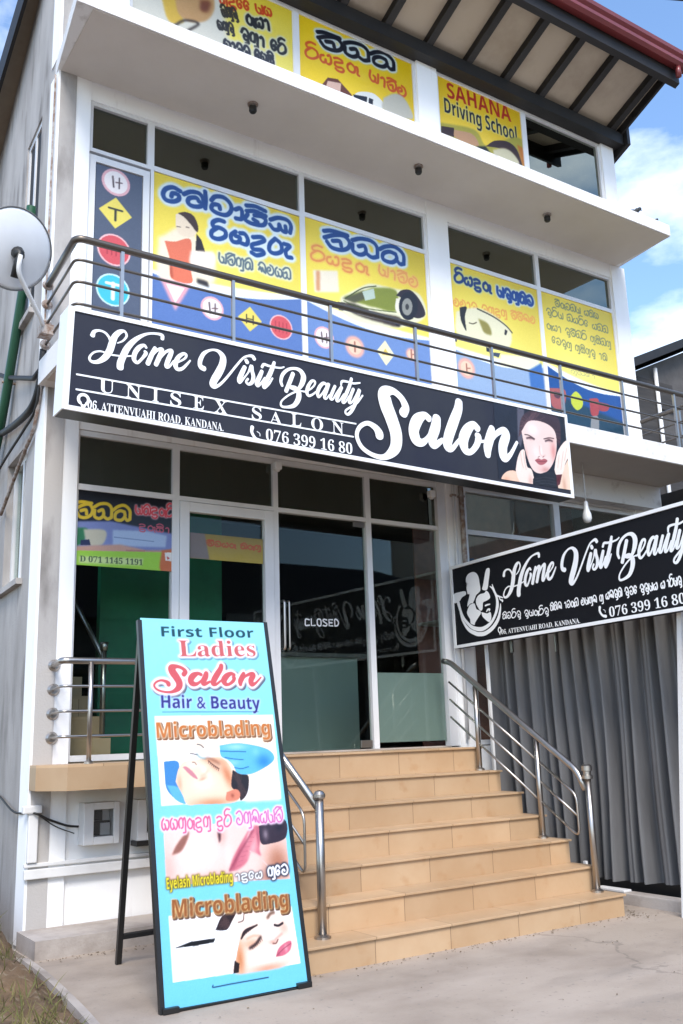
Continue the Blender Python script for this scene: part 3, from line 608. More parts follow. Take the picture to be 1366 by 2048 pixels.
# grit and dry leaves swept into the corners of the forecourt
bm = bmesh.new()
def flake(x, y, r, z=.002):
    a = random.uniform(0,6.28); n_ = random.choice((4,5,6)); bm.faces.new([bm.verts.new((x+r*math.cos(a+6.283*i/n_)*random.uniform(.6,1.2), y+r*math.sin(a+6.283*i/n_)*random.uniform(.4,1.1), z+random.uniform(0,.008))) for i in range(n_)])
for k in range(420):
    c = random.random()
    if c < .35: flake(random.uniform(3.1,5.95), 5.17-abs(random.gauss(0,.05)), random.uniform(.003,.010))
    elif c < .65: flake(5.9+abs(random.gauss(0,.10)), random.uniform(5.0,5.9), random.uniform(.003,.013))
    elif c < .85: flake(random.uniform(1.95,3.1), 6.70-abs(random.gauss(0,.06)), random.uniform(.003,.010))
    else: flake(random.uniform(1.9,7), random.uniform(2.5,5.1), random.uniform(.003,.008))
o = obj('grit', bm, mat('dry_grit', (.12,.085,.055), .9, noise=(9,(.22,.17,.11),.4,.6,(1,1,1)))); o['kind'] = 'stuff'; o['label'] = 'grit and dry leaf bits on the forecourt'

# ================================================================== entrance stairs
S = thing('entrance_stairs', 'seven broad tan tiled steps up to the glass shop doors', 'stairs', (4.5,6,0))
YS = [5.18,5.435,5.685,5.935,6.185,6.435,6.68]; ZS = [.155,.333,.51,.685,.86,1.035,1.235]
for i, (y, z) in enumerate(zip(YS, ZS)):
    x0 = 3.10 if i < 6 else 3.10
    y1 = YS[i+1] if i < 6 else 7.169; z0 = 0.001 if i == 0 else ZS[i-1]-.016
    bm = boxes((x0, 5.87, y+.006, y1 if i == 6 else 7.169, z0-.0 if i else -.05, z-.016)); obj('riser' if i < 6 else 'landing', bm, M_TILE, S)
    obj('tread', boxes((x0-.012, 5.885, y-.012, y1+.004 if i < 6 else 7.168, z-.0155, z),bevel=.003), M_TILE, S)
# ledge that carries the landing past the shop window
bm = bmesh.new()
P = [(1.985,6.95),(2.13,6.70),(3.086,6.685),(3.086,7.168),(2.002,7.168)]
f = bm.faces.new([bm.verts.new((x,y,1.06)) for x,y in P]); e = bmesh.ops.extrude_face_region(bm, geom=[f])
for v in e['geom']:
    if isinstance(v, bmesh.types.BMVert): v.co.z = 1.234
bmesh.ops.recalc_face_normals(bm, faces=bm.faces); obj('landing_ledge', bm, M_TILE, S)
struct(obj('plinth', boxes((1.96,3.09,6.72,7.169,-.05,.12)), M_LEDGE))

# ================================================================== railings
def newel(parent, x, y, z0, z1, r=.025):
    bm = bmesh.new(); tube(bm, [(x,y,z0),(x,y,z1)], r, 16); o = obj('post', bm, M_STEEL, parent, True)
    bm = bmesh.new(); lathe(bm, (x,y,z0), [(r*1.9,0),(r*1.9,.012),(r*1.2,.022),(r*1.0,.024)]); obj('base_flange', bm, M_STEEL, o)
    return o
r1 = thing('stair_railing', 'stainless stair railing on the right side of the steps beside the grey curtain', 'railing', (5.8,6,.5), 'stair railings')
nw = newel(r1, 5.80, 5.37, .155, .98); bm = bmesh.new(); lathe(bm, (5.8,5.37,.98), [(.03,0),(.042,.005),(.042,.03),(.03,.035),(.03,.06),(.042,.065),(.042,.10),(.02,.115)]); obj('cap', bm, M_STEEL, nw)
obj('handrail', tubes((fillet([(5.80,7.05,2.03),(5.80,6.95,2.01),(5.80,5.47,1.04),(5.80,5.40,.90)],.10),.026)), M_STEEL, r1, True)
p2 = newel(r1, 5.80, 5.90, .51, 1.29, .022); p3 = newel(r1, 5.80, 6.62, 1.035, 1.77, .022)
sl_ = (2.01-1.04)/(6.95-5.47)
for k, dz in enumerate((.20,.36,.52)):
    y0, y1 = 5.52, 6.98; zf = lambda y: 1.04+sl_*(y-5.47)-dz
    obj('rail', tubes(([(5.8,5.93,zf(5.93)),(5.8,y1,zf(y1))],.010)), M_STEEL, r1, True)
obj('rail', tubes((fillet([(5.8,5.9,1.04+sl_*(5.9-5.47)-.20),(5.8,5.50,1.04+sl_*.03-.20),(5.8,5.50,1.04+sl_*.03-.52),(5.8,5.9,1.04+sl_*(5.9-5.47)-.52)],.07),.010),([(5.8,5.5,1.04+sl_*.03-.36),(5.8,5.9,1.04+sl_*(5.9-5.47)-.36)],.010)), M_STEEL, r1, True)
r2 = thing('stair_railing', 'stainless stair railing behind the blue folding sign', 'railing', (3.33,6,.5), 'stair railings')
nw = newel(r2, 3.33, 5.36, .155, .98, .028); bm = bmesh.new(); lathe(bm, (3.33,5.36,.98), [(.034,0),(.040,.012),(.040,.03),(.026,.048),(.008,.054)]); obj('cap', bm, M_STEEL, nw)
obj('handrail', tubes((fillet([(3.33,6.95,2.02),(3.33,5.38,.93)],.05),.026)), M_STEEL, r2, True)
newel(r2, 3.33, 5.90, .51, 1.27, .02); newel(r2, 3.33, 6.75, 1.235, 1.86, .02)
obj('rail', tubes((fillet([(3.33,6.9,1.80),(3.33,5.55,.88),(3.33,5.55,.50),(3.33,6.9,1.42)],.07),.009),([(3.33,5.55,.69),(3.33,6.9,1.61)],.009)), M_STEEL, r2, True)
r3 = thing('landing_railing', 'low steel railing with four bars across the shop window ledge', 'railing', (2.6,6.76,1.24))
for k, z in enumerate((1.955,1.775,1.60,1.425)):
    r = .024 if k == 0 else .010; t = tubes((fillet([(2.15,7.17,z-.005),(2.09,6.78,z),(3.20,6.77,z)],.05),r)); o = obj('handrail' if k == 0 else 'rail', t, M_STEEL, r3, True)
    bm = bmesh.new(); tube(bm, [(2.15,7.169,z-.005),(2.149,7.145,z-.005)], [.05,.03], 14); obj('wall_flange', bm, M_STEEL, o)
newel(r3, 2.30, 6.77, 1.235, 1.945, .017); newel(r3, 3.12, 6.77, 1.235, 1.945, .017)
r4 = thing('balcony_railing', 'long dark steel balcony railing above the charcoal sign', 'railing', (5.6,6.3,4.34))
for k, z in enumerate((5.0,4.83,4.655,4.48)):
    r = .028 if k == 0 else .011
    obj('handrail' if k == 0 else 'rail', tubes((fillet([(1.985,7.17,z+.01),(1.935,6.30,z),(9.22,6.30,z),(9.24,7.17,z)],.07),r)), M_RAILD, r4, True)
    bm = bmesh.new(); tube(bm, [(1.985,7.169,z+.01),(1.984,7.15,z+.01)], [.045,.03], 14); obj('wall_flange', bm, M_RUST, r4)
for x in (2.29,3.22,4.15,5.07,6.00,6.93,7.86,8.72,9.22): obj('post', boxes((x-.013,x+.013,6.287,6.313,4.34,4.985)), M_STEEL, r4)
for x in (6.62,7.55): obj('post', boxes((9.215,9.245,x-.013,x+.013,4.34,4.985)), M_STEEL, r4)

# ================================================================== hanging bits of the facade
for i, (x, lab) in enumerate(((3.65,'small lamp holder under the canopy above the woman poster'),(5.57,'small lamp holder under the canopy above the green car poster'),(7.41,'small lamp holder under the canopy near its right end'))):
    t = thing('lamp_holder', lab, 'lamp holder', (x,6.72,7.043), 'lamp holders under the canopy')
    bm = bmesh.new(); lathe(bm, (x,6.72,7.0425), [(.028,-.085),(.036,-.07),(.036,-.03),(.02,-.025)]); obj('socket', bm, M_BLACK, t)
    bm = bmesh.new(); lathe(bm, (x,6.72,7.0425), [(.015,-.03),(.015,-.012),(.05,-.01),(.05,0)]); obj('ceiling_rose', bm, M_RUST, t)
t = thing('pendant_bulb', 'white bulb hanging on a flex beside the big sign', 'bulb', (7.58,6.7,4.13))
obj('flex', tubes(([(7.58,6.7,4.132),(7.585,6.7,3.9),(7.58,6.7,3.70)],.006)), M_PVC, t, True)
bm = bmesh.new(); lathe(bm, (7.58,6.7,3.47), [(.005,0),(.035,.012),(.05,.05),(.045,.10),(.025,.16),(.02,.23),(.008,.24)]); obj('bulb', bm, M_BULB, t, True)
for x, z, lab in ((4.10,3.76,'small white sensor box on the door frame under the sign'),(5.87,3.70,'small white sensor box near the right door jamb')):
    t = thing('sensor', lab, 'sensor', (x,7.19,z), 'sensors over the doors')
    obj('housing', boxes((x-.035,x+.035,7.14,7.1995,z-.035,z+.035),bevel=.01), M_BULB, t); bm = bmesh.new(); lathe(bm, (x,7.17,z-.05), [(.02,0),(.024,.01),(.024,.014)]); obj('lens', bm, M_PVC, t)

# ================================================================== the big sign
SY = 6.05; PS = Plane((0,SY,0),(1,0,0),(0,0,1))
sg = thing('shop_sign', 'wide charcoal lightbox sign with white script salon lettering under the balcony', 'sign', (4.2,6.1,3.9))
U = [PS.uv(*p) for p in ((140,612),(1132,830),(1147,997),(126,818))]
def quadbox(bm, q, pl, o0, o1):
    (a,b,c,d) = q; hexa(bm, [pl.at(*d,o1),pl.at(*c,o1),pl.at(*c,o0),pl.at(*d,o0),pl.at(*a,o1),pl.at(*b,o1),pl.at(*b,o0),pl.at(*a,o0)])
def inset(q, t):
    c = np.mean(q,0); return [(p[0]+(t if p[0] < c[0] else -t), p[1]+(t if p[1] < c[1] else -t)) for p in q]
bm = bmesh.new(); quadbox(bm, inset(U,.001), PS, -.188, -.004); obj('lightbox', bm, M_BLACK, sg)
bm = bmesh.new(); quadbox(bm, inset(U,.02), PS, -.192, -.1885); obj('back_panel', bm, M_ALU, sg)
bm = bmesh.new(); I = inset(U,.032); (a,b,c,d_) = U; (e,f_,g_,h) = I
for q in ((a,b,f_,e),(e,h,d_,a)[::-1] if 0 else (a,e,h,d_),(h,g_,c,d_),(f_,b,c,g_)):
    p0 = [bm.verts.new(PS.at(*k,.012)) for k in q]; p1 = [bm.verts.new(PS.at(*k,-.004)) for k in q]
    bm.faces.new(p0[::-1]); bm.faces.new(p1)
    for i in range(4): bm.faces.new((p0[i],p0[(i+1)%4],p1[(i+1)%4],p1[i]))
bmesh.ops.recalc_face_normals(bm, faces=bm.faces); obj('frame', bm, M_SIGNF, sg)
bm = bmesh.new(); sd_ = [(U[0][0]-.004,SY-.01),(U[0][0]-.004,SY+.185)]
hexa(bm, [(U[3][0]-.012,SY-.012,U[3][1]),(U[3][0]-.002,SY-.012,U[3][1]),(U[3][0]-.002,SY+.186,U[3][1]+.0),(U[3][0]-.012,SY+.186,U[3][1]),(U[0][0]-.012,SY-.012,U[0][1]),(U[0][0]-.002,SY-.012,U[0][1]),(U[0][0]-.002,SY+.186,U[0][1]),(U[0][0]-.012,SY+.186,U[0][1])]); obj('side_trim', bm, M_SIGNF, sg)
bm = bmesh.new(); quadbox(bm, inset(U,.03), PS, -.0035, .002); obj('face_panel', bm, M_SIGN, sg)
CR = {'A': (160,640,240/1366), 'B': (380,680,180/1366), 'C': (540,720,200/1366), 'D': (700,760,350/1366)}
SCRIPT = {'A': [
 [(140,178,58),(160,135,44),(215,122,28),(280,145,28),(325,195,32),(345,240,34)],
 [(425,265,14),(485,240,22),(528,185,28),(505,132,30),(450,138,56),(395,190,72),(362,270,82),(335,350,82),(280,430,74),(200,478,50),(130,475,36),(105,430,30),(150,375,24),(220,358,22),(280,372,20),(340,395,22),(420,408,20),(500,415,20),(590,412,18)],
 [(935,218,44),(932,180,44),(880,160,30),(780,158,28),(690,188,42),(600,250,62),(530,330,76),(485,420,80),(458,490,84),(453,545,84)],
 [(752,318,30),(725,290,36),(670,315,54),(622,380,58),(612,450,54),(650,488,38),(705,440,34),(745,385,46),(735,360,34)],
 [(852,320,44),(812,400,56),(768,500,58)], [(800,430,28),(865,355,32),(915,335,44),(930,355,54),(897,430,58),(860,512,54)],
 [(905,440,28),(975,365,32),(1030,350,44),(1035,375,52),(1000,460,58),(978,528,48),(1010,535,30),(1065,470,26)],
 [(1050,490,28),(1115,482,20),(1190,440,26),(1205,400,32),(1170,388,38),(1112,432,52),(1082,510,58),(1105,562,46),(1160,556,38),(1220,500,28),(1250,465,20)]],
'B': [
 [(210,440,84),(165,415,80),(145,370,72),(155,300,70),(205,210,60),(290,162,38),(370,156,38),(440,188,64),(495,270,98),(485,380,112),(430,500,122),(368,600,116),(340,680,108),(380,715,56),(470,660,42),(580,540,38),(700,390,36),(800,280,34),(870,248,34),(940,252,54),(970,295,60)],
 [(845,310,58),(862,345,64)], [(825,415,66),(785,500,76),(742,605,76),(750,648,46),(805,590,36)],
 [(795,605,30),(875,500,28),(925,400,56),(935,470,60),(955,560,64),(935,645,60),(880,675,44),(845,640,36),(872,595,38)],
 [(1085,478,58),(1050,560,70),(1008,655,72),(1025,700,46),(1080,650,34),(1130,580,34)],
 [(1272,345,50),(1240,440,68),(1182,570,74),(1115,680,70),(1125,732,38),(1190,670,38),(1245,585,28)],
 [(1085,415,44),(1115,375,44),(1190,398,38),(1290,420,32),(1370,428,28),(1420,415,22)]],
'C': [
 [(160,355,40),(142,290,46),(168,200,50),(240,135,42),(330,120,40),(408,152,60),(450,230,78),(430,325,70),(380,398,46),(320,405,36),(275,385,36)],
 [(308,190,58),(265,300,60),(212,430,58)], [(270,368,38),(340,378,38),(385,445,72),(378,540,74),(320,625,58),(220,648,36),(148,632,34),(152,565,26),(240,490,26),(335,442,26),(400,430,22),(470,435,22)],
 [(455,440,22),(545,402,24),(600,345,26),(605,298,34),(562,294,40),(512,370,52),(497,450,50),(522,492,38),(570,478,28),(620,440,24)],
 [(762,338,40),(722,322,44),(672,370,52),(642,450,52),(655,508,38),(700,470,28),(750,395,30),(785,335,44)], [(792,335,50),(760,430,52),(735,515,42),(762,532,26),(805,480,20)],
 [(880,362,42),(842,450,48),(818,525,44),(850,540,28),(900,460,26),(960,380,36)], [(970,378,46),(930,470,50),(902,555,42),(940,558,26),(1000,470,20)],
 [(1105,260,44),(1080,350,48),(1032,470,52),(985,575,44),(1020,580,24),(1070,500,22)], [(962,350,24),(975,298,34),(1040,300,30),(1130,325,28),(1220,318,22)],
 [(1130,402,44),(1092,500,48),(1072,582,42),(1110,580,26),(1170,480,26),(1208,415,44)], [(1213,420,50),(1170,560,56),(1112,690,48),(1060,745,40),(1022,728,30),(1030,690,28),(1090,650,28),(1180,590,28),(1255,490,24)]],
'D': [
 [(410,262,76),(428,215,66),(392,140,52),(325,88,58),(265,105,106),(275,190,116),(320,310,112),(355,430,106),(345,535,92),(270,602,48),(180,590,36),(90,530,36),(48,440,34),(70,370,34),(130,340,36),(190,372,52),(220,415,70),(225,442,70)],
 [(612,305,54),(575,278,54),(520,315,92),(492,395,92),(512,468,88),(560,490,56),(612,440,36),(665,340,46)], [(675,298,72),(665,370,86),(638,460,80),(655,510,58),(720,470,36)],
 [(848,172,64),(840,235,76),(805,330,86),(768,440,86),(758,515,74),(792,538,42),(850,470,30)],
 [(995,382,54),(960,350,54),(912,392,82),(882,470,88),(898,545,66),(940,562,44),(985,510,50),(1000,450,56),(985,430,40)], [(1000,480,22),(1080,480,22)],
 [(1105,378,54),(1095,430,76),(1072,520,76),(1072,588,52)], [(1080,520,26),(1130,430,38),(1192,395,52),(1215,432,72),(1190,520,80),(1200,605,70),(1245,588,36),(1300,488,24)]]}
pxm = abs(PS.uv(701,760)[0]-PS.uv(700,760)[0])
def script_uv():
    """every stroke of the script title in metres on the big sign's plane"""
    o = []
    for k, (ox, oy, s_) in CR.items():
        for q in SCRIPT[k]:
            r = []
            for x, y, w_ in q:
                px, py = ox+x*s_, oy+y*s_; u = PS.uv(px,py); m_ = np.linalg.norm(np.array(PS.uv(px+1,py))-u)*.5+np.linalg.norm(np.array(PS.uv(px,py+1))-u)*.5
                r.append((u[0], u[1], w_*s_*m_*.93))
            o.append((k, r))
    return o
ST = script_uv(); idn = lambda u, v: (u, v)
lt = Letters(PS, .004)
for k, q in ST: lt.stroke(q, idn, 7)
def hrule(y0, y1): lt.stroke([(*PS.uv(*y0),.013),(*PS.uv(*y1),.013)], idn)
hrule((153,749),(711,848)); hrule((152,779),(706,874))
for ch, (cx, cy), wd in zip('UNISEXSALON', [(140+312*.2343,740+140*.2343),(140+540*.2343,740+185*.2343),(140+728*.2343,740+215*.2343),(140+900*.2343,740+250*.2343),(140+1095*.2343,740+280*.2343),(140+1285*.2343,740+315*.2343),
        (440+355*.205,790+180*.205),(440+540*.205,790+225*.205),(440+740*.205,790+245*.205),(440+943*.205,790+285*.205),(440+1145*.205,790+320*.205)], [.11,.11,.05,.085,.085,.10,.085,.11,.09,.11,.11]):
    u, v = PS.uv(cx,cy); lt.text(serif(ch), (u-wd/2, v-.05), (u+wd/2, v-.05), .10)
def word(pl, L_, s_, a, b, h): L_.text(s_, pl.uv(*a), pl.uv(*b), h)
word(PS, lt, serif('076 399 16 80'), (531,881), (704,909), .092)
word(PS, lt, serif('06, ATTENVUAHI ROAD, KANDANA.'), (174,817), (446,863), .062)
def phone(L_, c, k):       # a small handset
    L_.stroke([(c[0]-.30*k,c[1]+.5*k,.30*k),(c[0]-.34*k,c[1]+.1*k,.24*k),(c[0]-.05*k,c[1]-.32*k,.22*k),(c[0]+.36*k,c[1]-.46*k,.30*k)], idn)
    L_.stroke([(c[0]+.08*k,c[1]+.22*k,.05*k),(c[0]+.3*k,c[1]+.1*k,.06*k),(c[0]+.32*k,c[1]-.1*k,.05*k)], idn)
phone(lt, PS.uv(511,869), .105)
u, v = PS.uv(166,804)      # map pin
lt.stroke([(u+.035*math.cos(t),v+.015+.035*math.sin(t),.022) for t in np.linspace(-.9,math.pi+.9,14)], idn, 3); lt.poly([(u-.03,v-.005),(u,v-.065),(u+.03,v-.005),(u,v-.022)])
lt.build('lettering', M_WHITE, sg)
# portrait printed on the right end of the sign
def cz(ox, oy, s_): return lambda pts: [(ox+p[0]*s_, oy+p[1]*s_) for p in pts]
k = cz(680,720,500/1366); K = lambda x, y: k([(x,y)])[0]
ua, ub = PS.uv(1000,900)[0]-.03, U[1][0]-.034
A = Art(PS, PS.uv(998,975)[0], ub, U[3][1]+.0, U[1][1]-.034, .0042, (26,24,34))
A.poly(k([(970,250),(1250,250),(1290,760),(860,760),(875,660),(965,590)]), (20,18,26))
A.poly(k([(965,255),(1005,260),(1000,420),(985,480),(970,440)]), (88,84,96), 2)
A.poly(k([(975,420),(985,330),(1020,285),(1090,268),(1160,290),(1200,345),(1200,470),(1175,440),(1100,350),(1035,345),(995,395)]), (58,34,38), 1, True)
A.hair(K(985,330), K(1190,420), (120,82,80), 30, .05); A.hair(K(1080,275), K(980,420), (140,104,104), 26, .04)
A.poly(k([(990,390),(1030,335),(1105,340),(1165,380),(1182,450),(1172,540),(1135,605),(1085,620),(1045,590),(1012,500)]), (243,214,204), 1, True)
K = lambda x, y: k([(x,y)])[0]
A.glow(K(1165,500), .045, .12, (222,140,132), .75); A.glow(K(1120,600), .09, .035, (206,140,130), .7); A.glow(K(1050,380), .07, .06, (255,244,240), .8); A.glow(K(1070,500), .05, .07, (254,236,228), .7); A.glow(K(1018,520), .02, .08, (216,158,146), .6); A.glow(K(1098,500), .014, .06, (255,246,242), .8); A.glow(K(1095,590), .03, .02, (246,206,196), .7)
A.glow(K(1038,428), .030, .020, (150,100,98), .6); A.glow(K(1140,438), .028, .020, (150,96,96), .6)
A.line(k([(1008,408),(1030,412),(1062,432)]), (70,40,40), .010); A.line(k([(1018,428),(1040,425),(1058,434)]), (60,35,38), .014, 1)
A.line(k([(1112,432),(1140,426),(1166,430)]), (70,40,40), .010); A.line(k([(1120,444),(1140,438),(1158,444)]), (60,35,38), .014, 1)
A.line(k([(1088,470),(1092,510),(1106,528),(1120,520)]), (222,178,168), .008, 1)
A.poly(k([(1062,548),(1082,538),(1098,545),(1115,540),(1132,552),(1110,572),(1085,572)]), (176,92,96), 0, True); A.line(k([(1066,551),(1098,556),(1130,553)]), (110,50,56), .005)
A.line(k([(1080,532),(1088,528)]), (120,70,66), .006); A.line(k([(1106,532),(1113,527)]), (120,70,66), .006)
A.poly(k([(875,685),(885,635),(920,606),(965,612),(1000,660),(1060,700),(1060,760),(860,760)]), (246,205,178), 1, True)
A.glow(K(910,660), .05, .05, (226,160,128), .7); A.glow(K(985,690), .05, .05, (214,150,122), .6)
A.poly(k([(958,600),(968,540),(985,498),(1005,492),(1012,540),(1022,585),(1045,600),(1060,660),(1058,712),(1005,698),(972,650)]), (250,226,212), 0, True)
A.glow(K(1040,660), .03, .06, (222,172,156), .7); A.glow(K(975,580), .02, .05, (255,242,236), .8)
for q in ([(985,505),(990,550),(1000,590)], [(1000,500),(1008,560),(1016,600)]): A.line(k(q), (205,165,152), .005)
A.poly(k([(1185,640),(1215,600),(1250,540),(1300,540),(1300,780),(1178,760)]), (246,214,190), 1, True)
A.glow(K(1225,690), .03, .1, (206,150,120), .6)
A.poly(k([(1170,600),(1182,520),(1205,470),(1235,440),(1252,450),(1258,510),(1232,560),(1212,625),(1180,628)]), (250,230,216), 0, True)
for q in ([(1195,520),(1188,590)], [(1218,500),(1205,600)], [(1238,480),(1225,550)]): A.line(k(q), (210,172,158), .005)
A.poly(k([(1052,650),(1085,628),(1132,612),(1180,630),(1185,735),(1110,725),(1058,712)]), (30,28,32), 0, True)
for i in range(5): A.line(k([(1066,650+15*i),(1120,642+16*i),(1176,652+16*i)]), (62,60,66), .004)
A.poly(k([(1180,628),(1212,625),(1200,680),(1184,690)]), (92,36,40), 1)
A.build('portrait', sg, .0045)

# ================================================================== the side sign over the tarpaulin
SX = 6.00; QS = Plane((SX,0,0),(0,-1,0),(0,0,1))
s2 = thing('side_sign', 'black sign with white salon lettering and woman emblem standing over the grey curtain', 'sign', (6.14,5.3,2.6))
y0, y1 = 7.10, 3.3
zt = lambda y: 2.955+.018*(7.105-y); zb = lambda y: 2.155+.015*(7.105-y)
V = [(-y0,zt(y0)),(-y1,zt(y1)),(-y1,zb(y1)),(-y0,zb(y0))]
bm = bmesh.new(); quadbox(bm, V, QS, -.075, -.001); obj('board', bm, M_SIGN2, s2)
bm = bmesh.new(); (a,b,c,d_) = V; t_ = .028; I = [(a[0]+t_,a[1]-t_),(b[0]-t_,b[1]-t_),(c[0]-t_,c[1]+t_),(d_[0]+t_,d_[1]+t_)]; (e,f_,g_,h) = I
for q in ((a,b,f_,e),(a,e,h,d_),(h,g_,c,d_),(f_,b,c,g_)):
    p0 = [bm.verts.new(QS.at(*r,.012)) for r in q]; p1 = [bm.verts.new(QS.at(*r,-.0005)) for r in q]
    bm.faces.new(p0); bm.faces.new(p1[::-1])
    for i in range(4): bm.faces.new((p0[i],p0[(i+1)%4],p1[(i+1)%4],p1[i]))
bmesh.ops.recalc_face_normals(bm, faces=bm.faces); obj('frame', bm, M_SIGNF, s2)
E8 = (1000,1040,366/1366)
def mz(kk, x, y): ox, oy, s_ = CR[kk]; return PS.uv(ox+x*s_, oy+y*s_)
def e8(x, y): return QS.uv(E8[0]+x*E8[2], E8[1]+y*E8[2])
src = np.array([mz('A',455,570), mz('A',1250,465), mz('B',345,745), mz('C',125,650), mz('B',1275,320), mz('A',955,200), mz('C',450,200), mz('A',110,180), mz('C',660,510)])
dst = np.array([e8(150,570), e8(408,380), e8(522,498), e8(885,450), e8(820,100), e8(290,268), e8(1030,120), e8(36,405), e8(1135,270)])
AF = np.linalg.lstsq(np.hstack([src, np.ones((len(src),1))]), dst, rcond=None)[0]
lt = Letters(QS, .002)
ks = math.sqrt(abs(np.linalg.det(AF[:2])))
for kk, q in ST: lt.stroke([(*(np.array([x,y,1])@AF), w_*ks) for x, y, w_ in q], idn, 6)
word(QS, lt, serif('076 399 16 80'), (1220,1234), (1372,1206), .078)
phone(lt, QS.uv(1206,1224), .085)
def sinh_l(L_, wd, a, b, h, lw):
    for q in sinhala(wd, a, b, h): L_.stroke([(*p, lw) for p in q], idn, 4)
sinh_l(lt, gibber(9,1), e8(22,738), e8(372,700), .062, .010); sinh_l(lt, gibber(12,2), e8(382,676), e8(780,605), .066, .010); sinh_l(lt, gibber(12,3), e8(795,592), e8(1240,505), .07, .011); sinh_l(lt, gibber(9,4), e8(1252,500), e8(1560,445), .07, .011)
lt.text(serif('06, ATTENVUAHI ROAD, KANDANA.'), e8(12,853), e8(600,768), .042)
u, v = QS.uv(1000,1262); lt.stroke([(u+.018*math.cos(t),v+.01+.022*math.sin(t),.012) for t in np.linspace(-.9,math.pi+.9,12)], idn, 3); lt.poly([(u-.016,v),(u,v-.04),(u+.016,v),(u,v-.012)])
lt.build('lettering', M_WHITE, s2)
k7 = lambda pts: [QS.uv(900+p[0]*120/1365, 1120+p[1]*120/1365) for p in pts]
lt = Letters(QS, .002); pxq = np.linalg.norm(np.array(QS.uv(961,1210))-QS.uv(960,1210))*.5+np.linalg.norm(np.array(QS.uv(960,1211))-QS.uv(960,1210))*.5
def p7(pts): lt.poly([tuple(x) for x in catmull(np.array(k7(pts+pts[:1])), 5)[:-1]])
def l7(pts): lt.stroke([(*k7([p])[0], p[2]*120/1365*pxq) for p in pts], idn, 6)
p7([(365,505),(370,400),(430,310),(530,273),(610,310),(655,400),(675,520),(692,620),(690,700),(650,750),(600,800),(560,900),(520,985),(480,985),(430,1030),(402,1060),(404,980),(440,860),(450,780),(405,775),(390,700),(378,630),(392,570),(388,520)])
p7([(412,1110),(450,1030),(500,1000),(560,990),(588,1070),(610,1120),(690,1160),(706,1215),(640,1320),(575,1430),(560,1478),(475,1440),(462,1350),(410,1260),(390,1190)])
p7([(75,805),(110,765),(180,742),(345,712),(365,790),(280,850),(230,930),(170,972),(82,968)])
l7([(195,980,80),(250,1170,62),(310,1310,58),(400,1430,60),(520,1535,68),(690,1575,76),(830,1525,72),(960,1400,60),(1050,1210,62),(1085,1030,72),(1075,880,56),(1040,770,50),(975,650,36),(915,600,18)])
l7([(235,1200,24),(300,1390,48),(430,1580,68),(590,1670,76),(690,1687,76),(820,1662,76),(980,1540,76),(1100,1350,70),(1148,1150,46),(1158,1000,20)])
l7([(965,555,18),(990,640,36),(1020,720,44)]); l7([(1075,810,34),(1140,835,28),(1210,858,20)]); l7([(1130,850,24),(1150,900,22),(1200,920,34),(1200,945,30)])
p7([(805,290),(835,205),(880,182),(908,205),(908,300),(885,480),(850,675),(740,670),(760,560)])
p7([(600,895),(640,820),(700,775),(790,750),(830,700),(885,745),(918,830),(905,880),(830,930),(760,965),(752,1060),(742,1130),(700,1155),(650,1090),(600,985)])
p7([(722,1185),(800,1205),(860,1215),(930,1190),(946,1330),(900,1412),(820,1360),(745,1280)])
l7([(810,1040,30),(860,1020,32),(920,1005,20)]); l7([(840,1170,26),(870,1130,34),(915,1120,30),(900,1160,22)])
lt.build('emblem', M_WHITE, s2)
bm = bmesh.new(); hexa(bm, [(6.10,4.82,0),(6.14,4.82,0),(6.14,4.86,0),(6.10,4.86,0),(6.10,4.56,2.25),(6.14,4.56,2.25),(6.14,4.60,2.25),(6.10,4.60,2.25)]); obj('post', bm, M_PVC, s2); obj('post', boxes((6.085,6.11,6.75,6.775,.0,2.16)), M_PVC, s2)
obj('bracket', boxes((6.085,6.10,5.86,5.875,2.02,2.17),(6.085,6.105,6.40,6.43,2.06,2.17)), M_STEEL, s2)

# ================================================================== grey tarpaulin
bm = bmesh.new(); ny, nz_ = 420, 14; vs = []
fold = lambda y: .066*math.sin(42*y+1.6*math.sin(3.1*y))+.03*math.sin(63*y+2*math.sin(4.3*y))+.012*math.sin(97*y)
for j in range(nz_+1):
    t = j/nz_; vs.append([])
    for i in range(ny+1):
        y = 7.06-3.2*i/ny; z0 = .155+.02*math.sin(3*y); z = z0+(2.72-z0)*t
        yy = y+.03*math.sin(2.2*z+3*y)*(1-t)*.6
        vs[-1].append(bm.verts.new((6.44+fold(yy)*(1.05-.35*t)+.03*math.sin(1.3*y+2*t), y+.012*math.sin(5*t+7*y), z)))
for j in range(nz_):
    for i in range(ny): bm.faces.new((vs[j][i],vs[j][i+1],vs[j+1][i+1],vs[j+1][i]))
cu = thing('curtain', 'dark grey pleated tarpaulin curtain hanging beside the stairs', 'curtain', (6.44,5.5,.15))
obj('tarpaulin', bm, M_CURT, cu, True); obj('rail', tubes(([(6.45,7.1,2.73),(6.45,3.8,2.73)],.018)), M_STEEL, cu, True)
sheet('gap_shade_sheet', [(6.375,3.2),(7.39,3.2),(7.39,7.1),(6.375,7.1)], .006, M_DKINT)  # near-black sheet painting the shade under the curtain
struct(obj('kerb', boxes((6.24,6.37,3.4,5.82,-.05,.085),bevel=.008), M_LEDGE))
nb = thing('dark_backing_wall', 'near-black wall added behind the grey curtain and side sign to darken the gap', 'wall', (9.6,4,0))
obj('masonry', boxes((7.4,7.55,3.0,7.0,-.05,2.9),(9.45,9.6,3.0,16,-.05,4.1)), M_DKINT, nb); obj('coping', boxes((7.38,7.57,3.0,7.0,2.901,2.95)), M_LEDGE, nb)  # near box added to close off lit ground beyond the curtain gap
t = thing('plank', 'pale painted offcut lying on the kerb beside the bottom step', 'plank', (6.25,5.8,.09))
